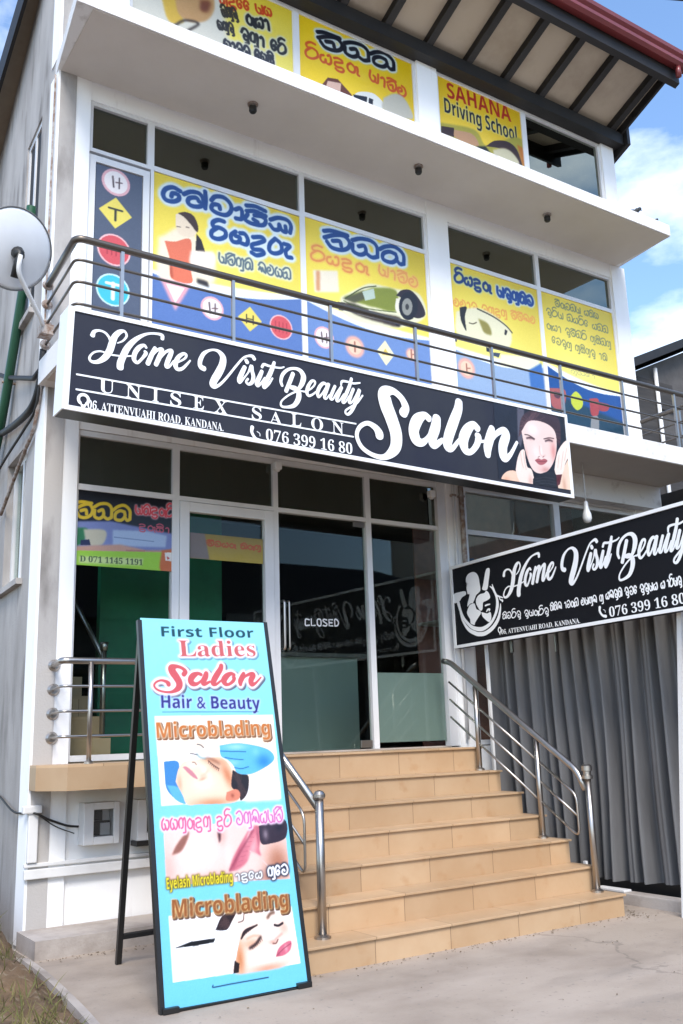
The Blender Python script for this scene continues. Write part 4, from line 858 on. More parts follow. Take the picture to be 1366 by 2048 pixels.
bm = boxes((6.24,6.33,5.50,5.80,.086,.104),bevel=.004); obj('board', bm, M_PVC, t); obj('scrap', boxes((6.20,6.225,5.84,5.87,.001,.30),bevel=.003), M_PVC, t)
# shelves with goods behind the right hand shop window
sh = thing('display_shelf', 'dim red brown shelf behind the glass right of the doors', 'shelf', (7,7.9,1.24))
obj('shelf_board', boxes((6.35,7.6,7.7,8.1,3.02,3.05),(6.35,7.6,7.7,8.1,2.5,2.53)), M_LEDGE, sh); obj('back_panel', boxes((6.35,8.9,8.11,8.13,1.236,4.12)), M_REDBR, sh)
for i, (x, w_, h_, c, lab) in enumerate(((6.72,.13,.22,(.02,.16,.10),'green jar on the dim shelf behind the glass'),(6.92,.10,.18,(.06,.12,.28),'blue jar on the dim shelf behind the glass'),(7.12,.16,.14,(.45,.43,.40),'pale box on the dim shelf behind the glass'),(7.36,.12,.2,(.25,.05,.04),'red box on the dim shelf behind the glass'))):
    m = mat('goods_colour', c, .4); bm = bmesh.new()
    if i < 2: lathe(bm, (x,7.82,3.051), [(w_*.45,0),(w_*.5,.02),(w_*.5,h_*.75),(w_*.3,h_*.85),(w_*.3,h_)])
    else: bm.free(); bm = boxes((x-w_/2,x+w_/2,7.76,7.9,3.051,3.051+h_),bevel=.006)
    tag(obj('jar' if i < 2 else 'carton', bm, m), lab, 'jar' if i < 2 else 'box')
# counter behind the doors
ct = thing('counter', 'dark reception counter behind the closed glass door', 'counter', (4.9,8.3,1.24))
obj('counter_front', boxes((4.62,5.6,8.2,8.25,1.236,2.15)), mat('grey_green_laminate', (.26,.33,.29), .4), ct); obj('counter_top', boxes((4.55,5.7,8.15,8.75,2.151,2.19)), M_INT, ct)
obj('cabinet', boxes((4.25,4.60,8.5,8.9,1.236,2.6)), M_DKINT, ct)

# ================================================================== folding pavement sign
PO = (2.135,5.0,.025); PAF = Plane(PO, (1,-.012,0), (.01,.45,2.08)); n_ = PAF.n
af = thing('folding_sign', 'tall sky blue folding sign with salon lettering and three face photographs', 'sign', (2.57,5.3,0))
TL, TR, BR, BL = [PAF.uv(*p) for p in ((279,1241),(528,1246),(616,1969),(329,2019))]
cs_ = [TL,TR,BR,BL]
bm = bmesh.new(); quadbox(bm, [(TL[0]+.008,TL[1]-.008),(TR[0]-.008,TR[1]-.008),(BR[0]-.008,BR[1]+.008),(BL[0]+.008,BL[1]+.008)], PAF, -.022, -.002); obj('panel', bm, M_BLACK, af)
fb = bmesh.new()
def bar(bm, a, b, w_, d_):        # square steel bar between world points
    a, b = Vector(a), Vector(b); t = (b-a).normalized(); s_ = t.cross(Vector((0,1,.2))).normalized()*w_/2; r = t.cross(s_).normalized()*d_/2
    hexa(bm, [a-s_-r,a+s_-r,a+s_+r,a-s_+r,b-s_-r,b+s_-r,b+s_+r,b-s_+r])
e_ = .012
bar(fb, PAF.at(BL[0]-e_,BL[1]-.055,-.012), PAF.at(TL[0]-.004,TL[1]+.004,-.012), .026, .03); bar(fb, PAF.at(BR[0]+e_,BR[1]-.05,-.012), PAF.at(TR[0]+.004,TR[1]+.004,-.012), .026, .03)
bar(fb, PAF.at(BL[0]+.002,BL[1]-.016,-.011), PAF.at(BR[0]-.002,BR[1]-.016,-.011), .028, .036)
obj('front_frame', fb, M_BLACK, af)
fb = bmesh.new(); tl = Vector(PAF.at(TL[0]+.02,TL[1]-.03,-.04)); tr_ = Vector(PAF.at(TR[0]-.02,TR[1]-.03,-.04)); fl, fr_ = Vector((2.36,6.27,0)), Vector((3.0,6.30,0))
bar(fb, fl, tl, .034, .03); bar(fb, fr_, tr_, .034, .03); k_ = .085; bar(fb, fl.lerp(tl,k_)+Vector((.018,0,0)), fr_.lerp(tr_,k_)-Vector((.018,0,0)), .028, .03); obj('rear_frame', fb, M_BLACK, af)
for q in (BL,BR):
    c = PAF.at(q[0]+(.03 if q is BL else -.03), q[1]-.03, -.012); obj('foot', boxes((c[0]-.045,c[0]+.045,c[1]-.03,c[1]+.03,.0005,max(.03,c[2]-.002)),bevel=.004), M_BLACK, af)
A = Art(PAF, min(TL[0],BL[0]), max(TR[0],BR[0]), min(BL[1],BR[1]), max(TL[1],TR[1]), .0038, (108,212,240))
gv = np.linspace(0,1,A.H)[:,None,None]; A.img[:] = np.array((112,200,234))*(1-gv)+np.array((146,220,236))*gv
A.text(sansb('First Floor'), (322,1273), (507,1276), .062, (8,62,74))
A.text(serif('Ladies'), (358,1313), (511,1313), .105, (198,92,92), outline=(250,236,238), ow=3, shadow=(96,150,170))
sx = np.array([PS.uv(709,930)[0], PS.uv(1035,930)[0]])
so = [q for kk, q in ST if kk == 'D' and len(q) > 2]; ux = np.array([p for q in so for p in q]); x0_, x1_ = ux[:,0].min(), ux[:,0].max(); z0_, z1_ = ux[:,1].min(), ux[:,1].max()
a_, b_ = PAF.uv(308,1384), PAF.uv(524,1384); hh = .165; kx = (b_[0]-a_[0])/(x1_-x0_); kz_ = hh/(z1_-z0_)
m = A.smask([[(*A.g([(a_[0]+(p[0]-x0_)*kx, a_[1]+(p[1]-z0_)*kz_)])[0], p[2]*kx*.9/A.c) for p in catmull(q,5)] for q in so])
A.ink(m, (205,84,88), outline=(252,238,238), ow=4, shadow=(90,96,110))
A.text(sansb('Hair & Beauty'), (322,1416), (520,1419), .075, (46,36,120), outline=(176,206,240), ow=2)
A.line([(324,1424),(516,1424)], (40,60,110), .003)
# first photograph: a treatment with blue gloves
k = cz(260,1220,380/1366); K = lambda x, y: k([(x,y)])[0]
A.poly([(308,1432),(545,1430),(562,1598),(322,1612)], (250,246,242))
A.poly(k([(190,930),(1000,900),(1040,1130),(1060,1330),(850,1370),(560,1000),(300,1060)]), (250,228,206), 6)
A.poly(k([(870,1200),(1070,1180),(1080,1370),(820,1380)]), (236,238,244), 4)
A.text(sansb('Microblading'), (313,1476), (540,1470), .088, (196,112,40), outline=(246,226,200), ow=1, shadow=(120,70,30))
A.poly(k([(240,1090),(330,1085),(352,1130),(332,1230),(372,1285),(405,1310),(398,1392),(330,1365),(262,1290),(245,1180)]), (62,132,196), 1, True)
A.poly(k([(262,1260),(330,1270),(400,1310),(398,1392),(320,1360)]), (96,176,228), 1, True)
A.poly(k([(325,1235),(345,1145),(385,1092),(470,1078),(560,1065),(640,1060),(700,1100),(740,1180),(748,1280),(785,1325),(775,1372),(700,1392),(500,1398),(410,1400),(375,1330)]), (246,214,186), 1, True)
K = lambda x, y: k([(x,y)])[0]
A.glow(K(700,1190), .035, .10, (206,126,84), .9, 20); A.glow(K(600,1085), .09, .02, (220,150,110), .8, -10); A.glow(K(590,1390), .14, .035, (206,140,100), .9); A.glow(K(520,1240), .08, .05, (255,236,214), .9); A.glow(K(450,1110), .05, .03, (255,232,212), .8); A.glow(K(355,1250), .018, .06, (220,160,130), .7); A.glow(K(540,1160), .02, .05, (255,240,224), .9, 40); A.glow(K(520,1215), .03, .012, (206,144,116), .7, 20); A.glow(K(610,1130), .05, .022, (200,136,104), .6, -35)
A.poly(k([(735,1150),(790,1180),(845,1190),(852,1260),(835,1330),(792,1372),(782,1312),(728,1272)]), (34,24,24), 1, True)
A.hair(K(760,1170), K(820,1350), (96,70,66), 30, .02)
A.poly(k([(692,1312),(760,1290),(790,1322),(772,1366),(692,1372)]), (218,132,104), 1, True)
A.glow(K(735,1335), .012, .014, (150,70,50), .8)
A.poly(k([(640,975),(760,958),(880,972),(980,1000),(1030,1042),(1024,1092),(930,1155),(850,1184),(770,1172),(740,1120),(700,1080),(650,1050)]), (96,184,230), 1, True)
A.glow(K(960,1090), .06, .05, (44,128,200), .9); A.glow(K(760,985), .08, .02, (160,216,244), .9); A.glow(K(900,1020), .03, .03, (120,200,240), .8); A.glow(K(740,1100), .05, .02, (140,206,240), .8)
for q in ([(650,1015),(720,1018),(830,1020)], [(680,1062),(740,1072),(812,1078)], [(750,1135),(800,1142),(850,1128)]): A.line(k(q), (24,92,150), .005)
A.line(k([(540,1070),(500,1060),(478,1035)]), (130,160,160), .010, 1); A.line(k([(480,966),(505,972),(525,990)]), (60,60,70), .006); A.line(k([(430,1032),(455,1036),(478,1042)]), (50,50,60), .005)
A.poly(k([(375,1130),(402,1126),(452,1166),(486,1216),(452,1205),(408,1166)]), (206,132,142), 1, True)
A.line(k([(545,1062),(590,1075),(640,1108)]), (120,76,58), .010, 2); [A.line(k([(565+12*i,1092+8*i),(560+12*i,1104+9*i)]), (80,46,38), .003) for i in range(7)]; A.line(k([(560,1085),(600,1118),(636,1142)]), (90,50,40), .006); A.line(k([(445,1095),(462,1098),(474,1112)]), (110,80,70), .005); A.line(k([(505,1200),(540,1180),(560,1150)]), (232,180,150), .012, 2)
# second photograph: lips
k = cz(260,1580,420/1366); K = lambda x, y: k([(x,y)])[0]
A.poly(k([(215,250),(1000,180),(1040,580),(235,620)]), (240,206,196))
K = lambda x, y: k([(x,y)])[0]
A.glow(K(430,400), .13, .10, (255,234,226), .9); A.glow(K(250,520), .05, .12, (222,168,158), .6); A.glow(K(960,470), .09, .12, (176,112,84), .9); A.glow(K(600,300), .03, .06, (226,168,158), .8); A.glow(K(560,560), .12, .03, (224,170,160), .7); A.glow(K(640,420), .03, .08, (250,218,210), .8); A.glow(K(900,560), .06, .05, (150,92,72), .7)
A.poly(k([(270,425),(300,360),(370,268),(380,300),(335,395)]), (150,96,82), 3, True); A.poly(k([(565,262),(590,262),(588,330),(578,345)]), (70,36,40), 2)
A.poly(k([(640,530),(670,440),(735,320),(790,240),(850,250),(840,380),(850,430),(790,400),(760,470),(700,520)]), (206,112,128), 2, True)
A.glow(K(800,380), .03, .09, (246,170,174), .9, -25); A.glow(K(690,460), .012, .10, (176,80,100), .8, -28); A.glow(K(770,300), .012, .05, (252,196,196), .9, -25); A.glow(K(830,300), .012, .06, (150,66,84), .6); [A.line(k([(690+14*i,500-32*i),(722+14*i,488-30*i)]), (176,86,104), .002) for i in range(7)]; A.line(k([(650,525),(700,430),(760,330),(800,260)]), (150,66,86), .010, 1)
A.poly(k([(835,235),(1000,190),(1012,310),(905,352),(850,345)]), (52,38,50), 1, True); A.glow(K(880,290), .02, .035, (140,122,134), .9); A.glow(K(970,240), .03, .03, (24,16,28), .8); A.line(k([(780,400),(840,440),(900,500)]), (222,196,190), .006)
A.sinh(gibber(8,11), k([(205,262)])[0], k([(665,235)])[0], .075, (214,96,140), .010, outline=(250,220,232), ow=2)
A.sinh(gibber(6,12), k([(690,228)])[0], k([(1000,205)])[0], .085, (206,110,170), .010, outline=(244,220,240), ow=2)
A.text(sansb('Eyelash Microblading'), k([(238,645)])[0], k([(668,600)])[0], .055, (232,214,40), outline=(96,84,20), ow=1)
A.sinh(gibber(4,13), k([(685,592)])[0], k([(865,572)])[0], .045, (240,240,240), .008, outline=(90,90,96), ow=1); A.sinh(gibber(3,14), k([(900,565)])[0], k([(1035,545)])[0], .06, (244,244,248), .011, outline=(36,40,60), ow=2)
# third photograph: brows and a pen
A.poly(k([(250,820),(1050,760),(1110,1130),(278,1253)]), (250,250,252))
A.poly(k([(560,830),(1045,775),(1060,960),(700,960)]), (247,240,238), 6)
A.poly(k([(615,812),(720,792),(900,800),(1000,825),(1045,940),(1055,1000),(1066,1100),(1000,1150),(900,1172),(680,1196),(690,1090),(712,960),(692,880)]), (247,222,208), 2, True)
K = lambda x, y: k([(x,y)])[0]
A.glow(K(715,1100), .035, .11, (206,132,86), .95); A.glow(K(790,1000), .07, .03, (226,160,124), .7); A.glow(K(880,1080), .08, .06, (255,238,228), .9); A.glow(K(920,900), .03, .08, (255,242,236), .9); A.glow(K(900,1160), .12, .025, (214,150,122), .8); A.glow(K(1000,900), .03, .03, (224,166,148), .6); A.glow(K(930,990), .03, .015, (210,150,132), .7); A.glow(K(700,830), .06, .03, (252,236,226), .8)
A.poly(k([(555,912),(600,820),(690,785),(660,860),(632,908),(590,916)]), (44,28,28), 1, True); A.hair(K(600,850), K(640,900), (110,80,76), 24, .02); A.poly(k([(672,1195),(680,1110),(712,1130),(708,1190)]), (40,28,28), 1)
[A.line(k([(790+10*i,1022-11*i),(800+10*i,1036-9*i)]), (48,28,28), .003) for i in range(7)]; [A.line(k([(734+12*i,955-10*i),(742+12*i,938-9*i)]), (70,44,38), .003) for i in range(8)]
A.line(k([(724,968),(752,920),(826,880)]), (48,30,30), [.010,.020,.008]); A.line(k([(780,1030),(822,1000),(848,958)]), (48,28,28), .014, 1); A.line(k([(760,970),(800,950),(840,950)]), (214,160,130), .008, 1)
A.line(k([(940,880),(965,884),(992,868)]), (44,30,34), .013); A.line(k([(895,832),(912,806),(935,798)]), (120,86,70), .016, 1); A.line(k([(705,862),(735,850),(740,810)]), (60,40,40), .005)
A.line(k([(945,975),(960,960),(990,935)]), (206,150,138), .008, 1); A.line(k([(930,1000),(950,998),(962,975)]), (120,72,66), .007)
A.poly(k([(948,1088),(968,1030),(1018,990),(1050,988),(1042,1042),(1002,1076)]), (212,108,132), 1, True); A.glow(K(1015,1030), .012, .022, (240,168,180), .9); A.glow(K(965,1070), .012, .016, (176,80,104), .8); A.line(k([(955,1078),(1000,1034),(1046,1000)]), (160,72,92), .005)
A.poly(k([(285,1030),(400,985),(555,965),(545,992),(425,1015)]), (22,22,24), 0)
A.text(sansb('Microblading'), k([(275,832)])[0], k([(1030,762)])[0], .088, (150,88,40), outline=(232,190,130), ow=1, shadow=(90,60,40))
A.line(k([(540,1272),(545,1284),(650,1264),(900,1220)]), (20,50,90), .006)
A.build('printed_face', af, .0)

# ================================================================== window posters
PW = Plane((0,FY0+.014,0),(1,0,0),(0,0,1)); YEL = (248,216,52); YEL2 = (250,236,116); BLU = (34,84,160)
def poster(name, label, u0, u1, v0, v1, base, group='posters stuck on the windows', cell=.0075):
    t = thing(name, label, 'poster', ((u0+u1)/2, FY0+.014, v0), group)
    return t, Art(PW, u0, u1, v0, v1, cell, base)
def yellow(A, lo, c0=YEL, c1=YEL2):
    gv = np.clip((np.arange(A.H)*A.c+A.v0-lo)/1.0,0,1)[:,None,None]; gu = np.linspace(0,1,A.W)[None,:,None]
    A.img[:] = np.array(c1)*(1-gv)+np.array(c0)*gv; A.img += 8*np.sin(gu*5)
def band(A, z_l, z_r, bot, c=(58,104,176)):  # paler blues passed in have reflection wash put into the colour
    """white wave over a blue road-sign band"""
    n = 14; x = np.linspace(A.u0-.02, A.u1+.02, n); t = np.linspace(0,1,n); zc = z_l+(z_r-z_l)*t-.10*np.sin(t*math.pi)
    A.poly([*zip(x, zc+.06*np.sin(t*math.pi)+.03), (A.u1+.02,bot), (A.u0-.02,bot)], (240,246,246), 2, uv=True)
    A.poly([*zip(x, zc), (A.u1+.02,bot), (A.u0-.02,bot)], c, 1, uv=True)
    A.poly([(A.u0-.02,bot-1),(A.u1+.02,bot-1),(A.u1+.02,bot+.02),(A.u0-.02,bot+.1)], (150,170,190), 3, uv=True)
def rsign(A, px, kind, r=.11, c=(214,60,60)):
    u, v = A.p.uv(*px)
    circ = lambda k: [(u+k*r*math.cos(t), v+k*r*math.sin(t)) for t in np.linspace(0,2*math.pi,24)]
    if kind == 'o': A.poly(circ(1),(235,180,185),1,uv=True); A.poly(circ(.82),(250,240,236),0,uv=True); A.line([(u-.03,v+.05),(u-.02,v-.05)],(90,70,70),.016,uv=True); A.line([(u+.03,v+.05),(u+.03,v-.05)],(90,70,70),.014,uv=True); A.line([(u-.0,v),(u+.055,v+.01)],(110,80,80),.012,uv=True)
    if kind == 'r': A.poly(circ(1),(240,190,190),1,uv=True); A.poly(circ(.9),(214,84,88),0,uv=True); [A.line([(u-.06+.04*i,v+.05),(u-.06+.04*i,v-.05)],(170,50,58),.01,uv=True) for i in range(4)]
    if kind == 'd': A.poly([(u-r,v),(u,v+r),(u+r,v),(u,v-r)],(236,214,96),0,uv=True); A.line([(u-.035,v+.04),(u-.035,v-.045)],(70,66,30),.013,uv=True); A.line([(u+.035,v+.04),(u+.035,v-.045)],(70,66,30),.013,uv=True); A.line([(u-.035,v),(u+.035,v)],(70,66,30),.012,uv=True)
    if kind == 'v': A.poly([(u-r,v+r*.9),(u+r,v+r*.9),(u,v-r)],(236,170,180),2,uv=True); A.poly([(u-r*.6,v+r*.62),(u+r*.6,v+r*.62),(u,v-r*.5)],(250,236,232),1,uv=True)
    if kind == 'y': A.poly([(u-r*.9,v),(u,v+r*1.1),(u+r*.9,v),(u,v-r*1.1)],(244,236,190),1,uv=True); A.poly([(u-.05,v-.03),(u,v+.05),(u+.05,v-.02)],(222,190,80),1,uv=True)
    if kind == 's': A.poly(circ(1),(236,176,160),2,uv=True); A.poly(circ(.7),(246,206,176),1,uv=True); A.line([(u,v+.05),(u,v-.05)],(170,110,90),.02,uv=True); A.line([(u,v),(u+.05,v+.01)],(170,110,90),.014,uv=True)
    if kind == 't': A.poly(circ(1),(206,238,240),1,uv=True); A.poly(circ(.9),(66,190,206),0,uv=True); A.line([(u,v+.06),(u,v-.08)],(232,246,246),.035,uv=True); A.line([(u-.06,v+.055),(u+.06,v+.055)],(232,246,246),.026,uv=True)
# woman poster
t, A = poster('window_poster', 'yellow driving school poster with a woman in orange and a blue two line title', 2.885, 4.425, 4.45, 6.375, YEL)
yellow(A, 5.3); band(A, 5.38, 5.50, 4.56, (92,122,182))
k = cz(280,320,420/1366)
BL2 = (24,72,140)
T1 = [[(262,203),(215,178),(168,188),(150,222),(168,258),(215,270),(252,256),(250,228),(214,216),(204,236)],
 [(285,222),(330,207),(385,218),(412,260),(397,300),(342,300),(312,276),(322,248),(366,246),(384,270)], [(424,206),(428,260),(424,314)],
 [(464,262),(490,238),(545,244),(588,286),(592,330),(560,358),(502,345),(466,318),(474,290),(512,294),(520,318)], [(620,322),(650,314),(664,338),(660,382),(624,380)],
 [(692,296),(750,302),(815,332)], [(694,332),(750,334),(818,364)], [(700,352),(684,386),(730,414),(800,424),(818,392),(790,368),(744,360)], [(738,386),(766,404)],
 [(848,388),(900,376),(958,392),(982,430),(976,474)], [(846,420),(870,450),(902,452),(906,420),(920,454),(948,468),(946,432)],
 [(500,442),(466,466),(470,500),(512,514),(554,498),(554,464),(520,442),(480,434),(474,406),(508,390),(546,400)],
 [(622,466),(592,490),(602,528),(640,534),(650,506),(622,494)], [(645,534),(690,550),(702,520),(682,482),(652,476)],
 [(735,502),(790,502),(808,524),(770,540),(730,552),(738,580),(790,586),(804,608),(760,620),(726,602)],
 [(880,512),(846,545),(842,588),(876,608),(920,594),(916,546),(880,512)], [(938,546),(974,560),(948,590),(956,628),(986,636)]]
A.trace([k(q) for q in T1], BL2, .046, outline=(226,240,244), ow=4)
A.sinh(['pa','sa','gu','na',None,'ka','la','ma','ha'], k([(512,662)])[0], k([(985,780)])[0], .115, (92,110,120), .020, outline=(236,236,200), ow=2)
A.poly(k([(120,500),(170,480),(235,440),(330,450),(420,600),(480,600),(480,800),(300,790),(120,760)]), (250,236,206), 5, True)
A.poly(k([(232,352),(290,345),(350,380),(372,450),(345,500),(270,490),(236,440)]), (247,226,196), 1, True)
A.poly(k([(245,345),(300,338),(350,365),(378,430),(372,470),(330,420),(290,375)]), (70,46,30), 0, True); A.poly(k([(368,480),(400,520),(425,600),(360,590)]), (46,34,28), 1)
A.poly(k([(160,525),(230,530),(330,520),(330,700),(335,800),(205,770),(195,650)]), (232,120,84), 1, True); A.poly(k([(330,590),(480,605),(470,700),(330,680)]), (250,236,220), 2, True); A.line(k([(195,650),(208,760)]), (170,70,40), .016, 1)
A.glow(k([(260,720)])[0], .1, .1, (246,160,120), .6); A.line(k([(240,432),(262,436)]), (80,60,50), .008); A.line(k([(300,436),(318,440)]), (80,60,50), .008); A.poly(k([(370,770),(440,790),(450,830),(370,800)]), (50,44,40), 2)
k = cz(280,320,420/1366)
rsign(A, k([(230,880)])[0], 'v', .15); rsign(A, k([(470,965)])[0], 'o', .115); rsign(A, k([(715,1035)])[0], 'd', .125); rsign(A, k([(918,1088)])[0], 'r', .125)
A.build('printed_face', t, 0)
# green car poster
t, A = poster('window_poster', 'yellow driving school poster with a green car and short blue title', 4.475, 5.995, 4.45, 6.40, YEL)
yellow(A, 5.3); k = cz(580,400,420/1366); band(A, 5.50, 5.40, 4.55, (112,142,196))
A.sinh(SAHANA, k([(228,300)])[0], k([(760,430)])[0], .19, BL2, .048, outline=(222,238,244), ow=4)
A.sinh(RIYADURU, k([(140,385)])[0], k([(515,480)])[0], .13, (240,150,70), .022, outline=(250,190,90), ow=1); A.sinh(PASALA, k([(575,480)])[0], k([(840,575)])[0], .13, (242,164,80), .022, outline=(250,196,100), ow=1)
A.poly(k([(150,455),(310,460),(320,600),(160,600)]), (248,236,210), 3); A.poly(k([(170,460),(195,460),(195,590),(170,590)]), (222,160,110), 2)
A.poly(k([(330,630),(470,560),(540,545),(700,580),(800,590),(860,640),(880,760),(720,830),(460,800),(330,720)]), (236,232,196), 2, True)
A.poly(k([(350,630),(500,585),(560,570),(690,590),(690,720),(560,700),(420,660)]), (132,142,40), 2, True); A.poly(k([(340,640),(480,590),(500,640),(420,670)]), (86,84,50), 3)
A.poly(k([(690,620),(730,585),(790,590),(850,660),(880,745),(830,770),(780,740),(740,650)]), (44,30,32), 1, True); A.poly(k([(690,640),(730,650),(770,740),(780,760),(690,720)]), (240,234,214), 1, True)
A.poly(k([(320,680),(400,670),(560,730),(715,765),(710,825),(600,800),(440,750)]), (66,52,40), 2, True); A.poly(k([(310,660),(360,670),(350,720),(318,715)]), (34,26,24), 1); A.line(k([(515,715),(585,748)]), (230,230,220), .012); A.poly(k([(680,790),(715,770),(712,825),(690,820)]), (40,26,24), 1)
e_w = lambda cx, cy, rx, ry: k([(cx+rx*math.cos(t), cy+ry*math.sin(t)) for t in np.linspace(0, 6.28, 24)])
A.poly(e_w(770,690,62,92), (26,22,24)); A.poly(e_w(762,695,34,56), (150,150,140)); A.poly(e_w(762,695,12,20), (60,56,50)); A.line(k([(360,640),(470,575),(560,560)]), (60,70,20), .012); A.line(k([(350,655),(430,690),(560,715),(690,730)]), (70,84,22), .010); A.poly(k([(470,596),(545,576),(555,640),(490,655)]), (190,206,190)); A.line(k([(440,740),(560,770),(700,800)]), (190,180,150), .008)
rsign(A, k([(222,895)])[0], 'o', .115); rsign(A, k([(422,955)])[0], 's', .115); rsign(A, k([(622,995)])[0], 'y', .125); rsign(A, k([(790,1005)])[0], 's', .07)
A.build('printed_face', t, 0)
# white car poster
t, A = poster('window_poster', 'yellow poster with a white car bonnet below its blue title, beside the pillar', 6.335, 7.665, 4.45, 6.395, YEL)
yellow(A, 5.4); band(A, 5.38, 5.42, 4.6, (150,174,206)); k = cz(880,420,486/1366)
A.sinh(RIYADURU, k([(85,400)])[0], k([(290,462)])[0], .135, (24,58,120), .034, outline=(226,226,150), ow=2); A.sinh(['pa','tu','gu','na','va'], k([(322,480)])[0], k([(530,542)])[0], .135, (30,74,150), .038, outline=(226,236,220), ow=2)
A.sinh(gibber(12,21), k([(75,535)])[0], k([(540,640)])[0], .10, (244,170,70), .02)
A.poly(k([(90,570),(210,550),(330,610),(400,690),(380,780),(250,770),(100,700)]), (240,234,196), 2, True); A.poly(k([(110,548),(150,545),(140,600),(148,680),(118,620)]), (38,34,24), 1, True)
A.line(k([(210,555),(300,600),(370,650),(405,690)]), (60,54,40), .018); A.poly(k([(215,610),(270,640),(290,700),(250,690),(230,650)]), (150,140,60), 2, True); A.line(k([(165,635),(185,640),(205,632)]), (70,60,30), .012)
A.poly(k([(365,670),(380,680),(372,705),(362,700)]), (40,34,28), 1); A.poly(k([(258,770),(285,780),(280,800),(260,795)]), (30,34,46), 1); A.poly(k([(80,705),(95,715),(95,745),(82,735)]), (40,48,70), 1); A.poly(k([(300,800),(340,805),(330,830),(300,820)]), (60,70,90), 1)
A.poly(k([(340,810),(560,830),(560,900),(340,880)]), (244,240,206), 3); A.poly(k([(500,900),(570,860),(590,1010),(510,1000)]), (60,110,180), 3); rsign(A, k([(150,890)])[0], 's', .12)
A.build('printed_face', t, 0)
# text poster
t, A = poster('window_poster', 'yellow poster with lines of small grey text and road signs at its foot', 7.715, 8.965, 4.45, 6.40, YEL)
yellow(A, 5.4); band(A, 5.47, 5.30, 4.40, (22,76,146)); k = cz(880,420,486/1366)
A.poly([(7.7,4.3),(9.0,4.3),(9.0,4.95),(7.7,5.15)], (22,58,78), 4, uv=True)
for i, (a, b, n) in enumerate((((648,540),(895,615),8),((598,585),(948,695),10),((600,665),(965,775),11),((630,745),(942,850),10))): A.sinh(gibber(n,30+i), k([a])[0], k([b])[0], .095, (120,130,90), .014)
A.sinh(gibber(4,40), k([(735,915)])[0], k([(880,950)])[0], .05, (170,170,120), .01)
def blob(q, c): A.poly(k(q), c, 1, True)
blob([(615,1000),(700,1010),(705,1080),(680,1120),(630,1100)], (170,88,84)); blob([(640,1020),(680,1030),(670,1060),(645,1050)], (90,50,60))
blob([(735,1045),(765,1020),(800,1060),(800,1105),(770,1125),(740,1090)], (196,206,50)); blob([(840,1060),(890,1065),(890,1150),(850,1150)], (170,64,64)); blob([(895,1080),(950,1095),(940,1130),(895,1125)], (160,60,64)); blob([(850,1160),(890,1165),(890,1250),(850,1240)], (140,140,140))
A.build('printed_face', t, 0)
# door poster
t = thing('door_poster', 'tall slate poster with four road signs on the balcony door', 'poster', (2.58,7.2,4.5), 'posters stuck on the windows'); A = Art(PW, 2.368, 2.788, 4.45, 6.285, .0065, (84,92,110))
rsign(A, (232,365), 'o', .13); u, v = PW.uv(231,426); r = .15; A.poly([(u-r,v),(u,v+r),(u+r,v),(u,v-r)], (240,220,96), 0, uv=True); A.line([(u-.06,v+.035),(u+.06,v+.035)],(60,60,40),.02,uv=True); A.line([(u,v+.035),(u,v-.07)],(60,60,40),.022,uv=True)
rsign(A, (228,500), 'r', .15); rsign(A, (226,580), 't', .15); A.build('printed_face', t, 0)
# top floor posters
t, A = poster('top_poster', 'yellow top floor poster with lines of black and red text, left of three', 2.66, 4.39, 7.7, 8.76, YEL)
yellow(A, 8.0); k = cz(440,0,460/1366); A.poly([(2.6,7.5),(3.75,7.5),(3.55,8.8),(2.6,8.8)], (226,222,206), 8, uv=True); k0 = cz(0,0,460/1366)
A.poly(k0([(950,-60),(1050,-60),(1070,60),(1090,130),(1000,120)]), (224,184,66), 3, True); A.poly(k0([(1040,0),(1100,-60),(1240,-60),(1275,40),(1230,120),(1130,130),(1060,80)]), (206,160,104), 3, True); A.poly(k0([(1190,0),(1250,10),(1235,70),(1190,60)]), (130,70,40), 4, True); A.line(k0([(1040,150),(1100,120),(1180,140),(1110,185)]), (50,40,34), .02, 1)
A.sinh(gibber(6,51), k([(0,20)])[0], k([(315,100)])[0], .12, (214,70,30), .026); A.sinh(gibber(3,52), k([(20,98)])[0], k([(110,110)])[0], .13, (60,54,40), .028); A.sinh(gibber(3,55), k([(158,140)])[0], k([(305,182)])[0], .15, (36,36,34), .034, outline=(220,220,190), ow=2); A.sinh(gibber(3,53), k([(-10,172)])[0], k([(88,196)])[0], .12, (50,46,40), .026); A.sinh(gibber(5,56), k([(125,225)])[0], k([(398,330)])[0], .14, (40,40,36), .032, outline=(220,220,190), ow=2)
A.sinh(gibber(7,54), k([(25,285)])[0], k([(325,390)])[0], .13, (50,50,56), .030, outline=(220,220,200), ow=2); A.build('printed_face', t, 0)
t, A = poster('top_poster', 'yellow top floor poster with a black title over an orange line, beside the pillar', 4.47, 5.96, 7.7, 8.76, YEL)
yellow(A, 7.6, (246,206,20), (248,214,40)); A.sinh(SAHANA, k([(588,270)])[0], k([(1050,425)])[0], .185, (24,28,40), .050, outline=(214,226,226), ow=3)
A.sinh(RIYADURU, k([(512,335)])[0], k([(830,445)])[0], .15, (220,90,30), .030); A.sinh(PASALA, k([(885,470)])[0], k([(1112,585)])[0], .15, (220,90,30), .030)
A.poly(k([(600,510),(640,460),(700,470),(780,560),(790,580),(700,560)]), (110,60,40), 1); A.poly(k([(640,480),(720,495),(715,545),(630,510)]), (230,190,170), 1); A.poly(k([(780,575),(830,545),(920,560),(980,640),(860,640)]), (240,240,232), 1, True); A.poly(k([(790,560),(875,575),(870,620),(800,590)]), (34,36,44), 1); A.poly(k([(885,580),(910,590),(905,640),(880,630)]), (40,40,46), 0)
A.poly(k([(970,580),(1040,555),(1100,590),(1150,700),(1080,700),(970,650)]), (196,192,176), 2, True); A.build('printed_face', t, 0)
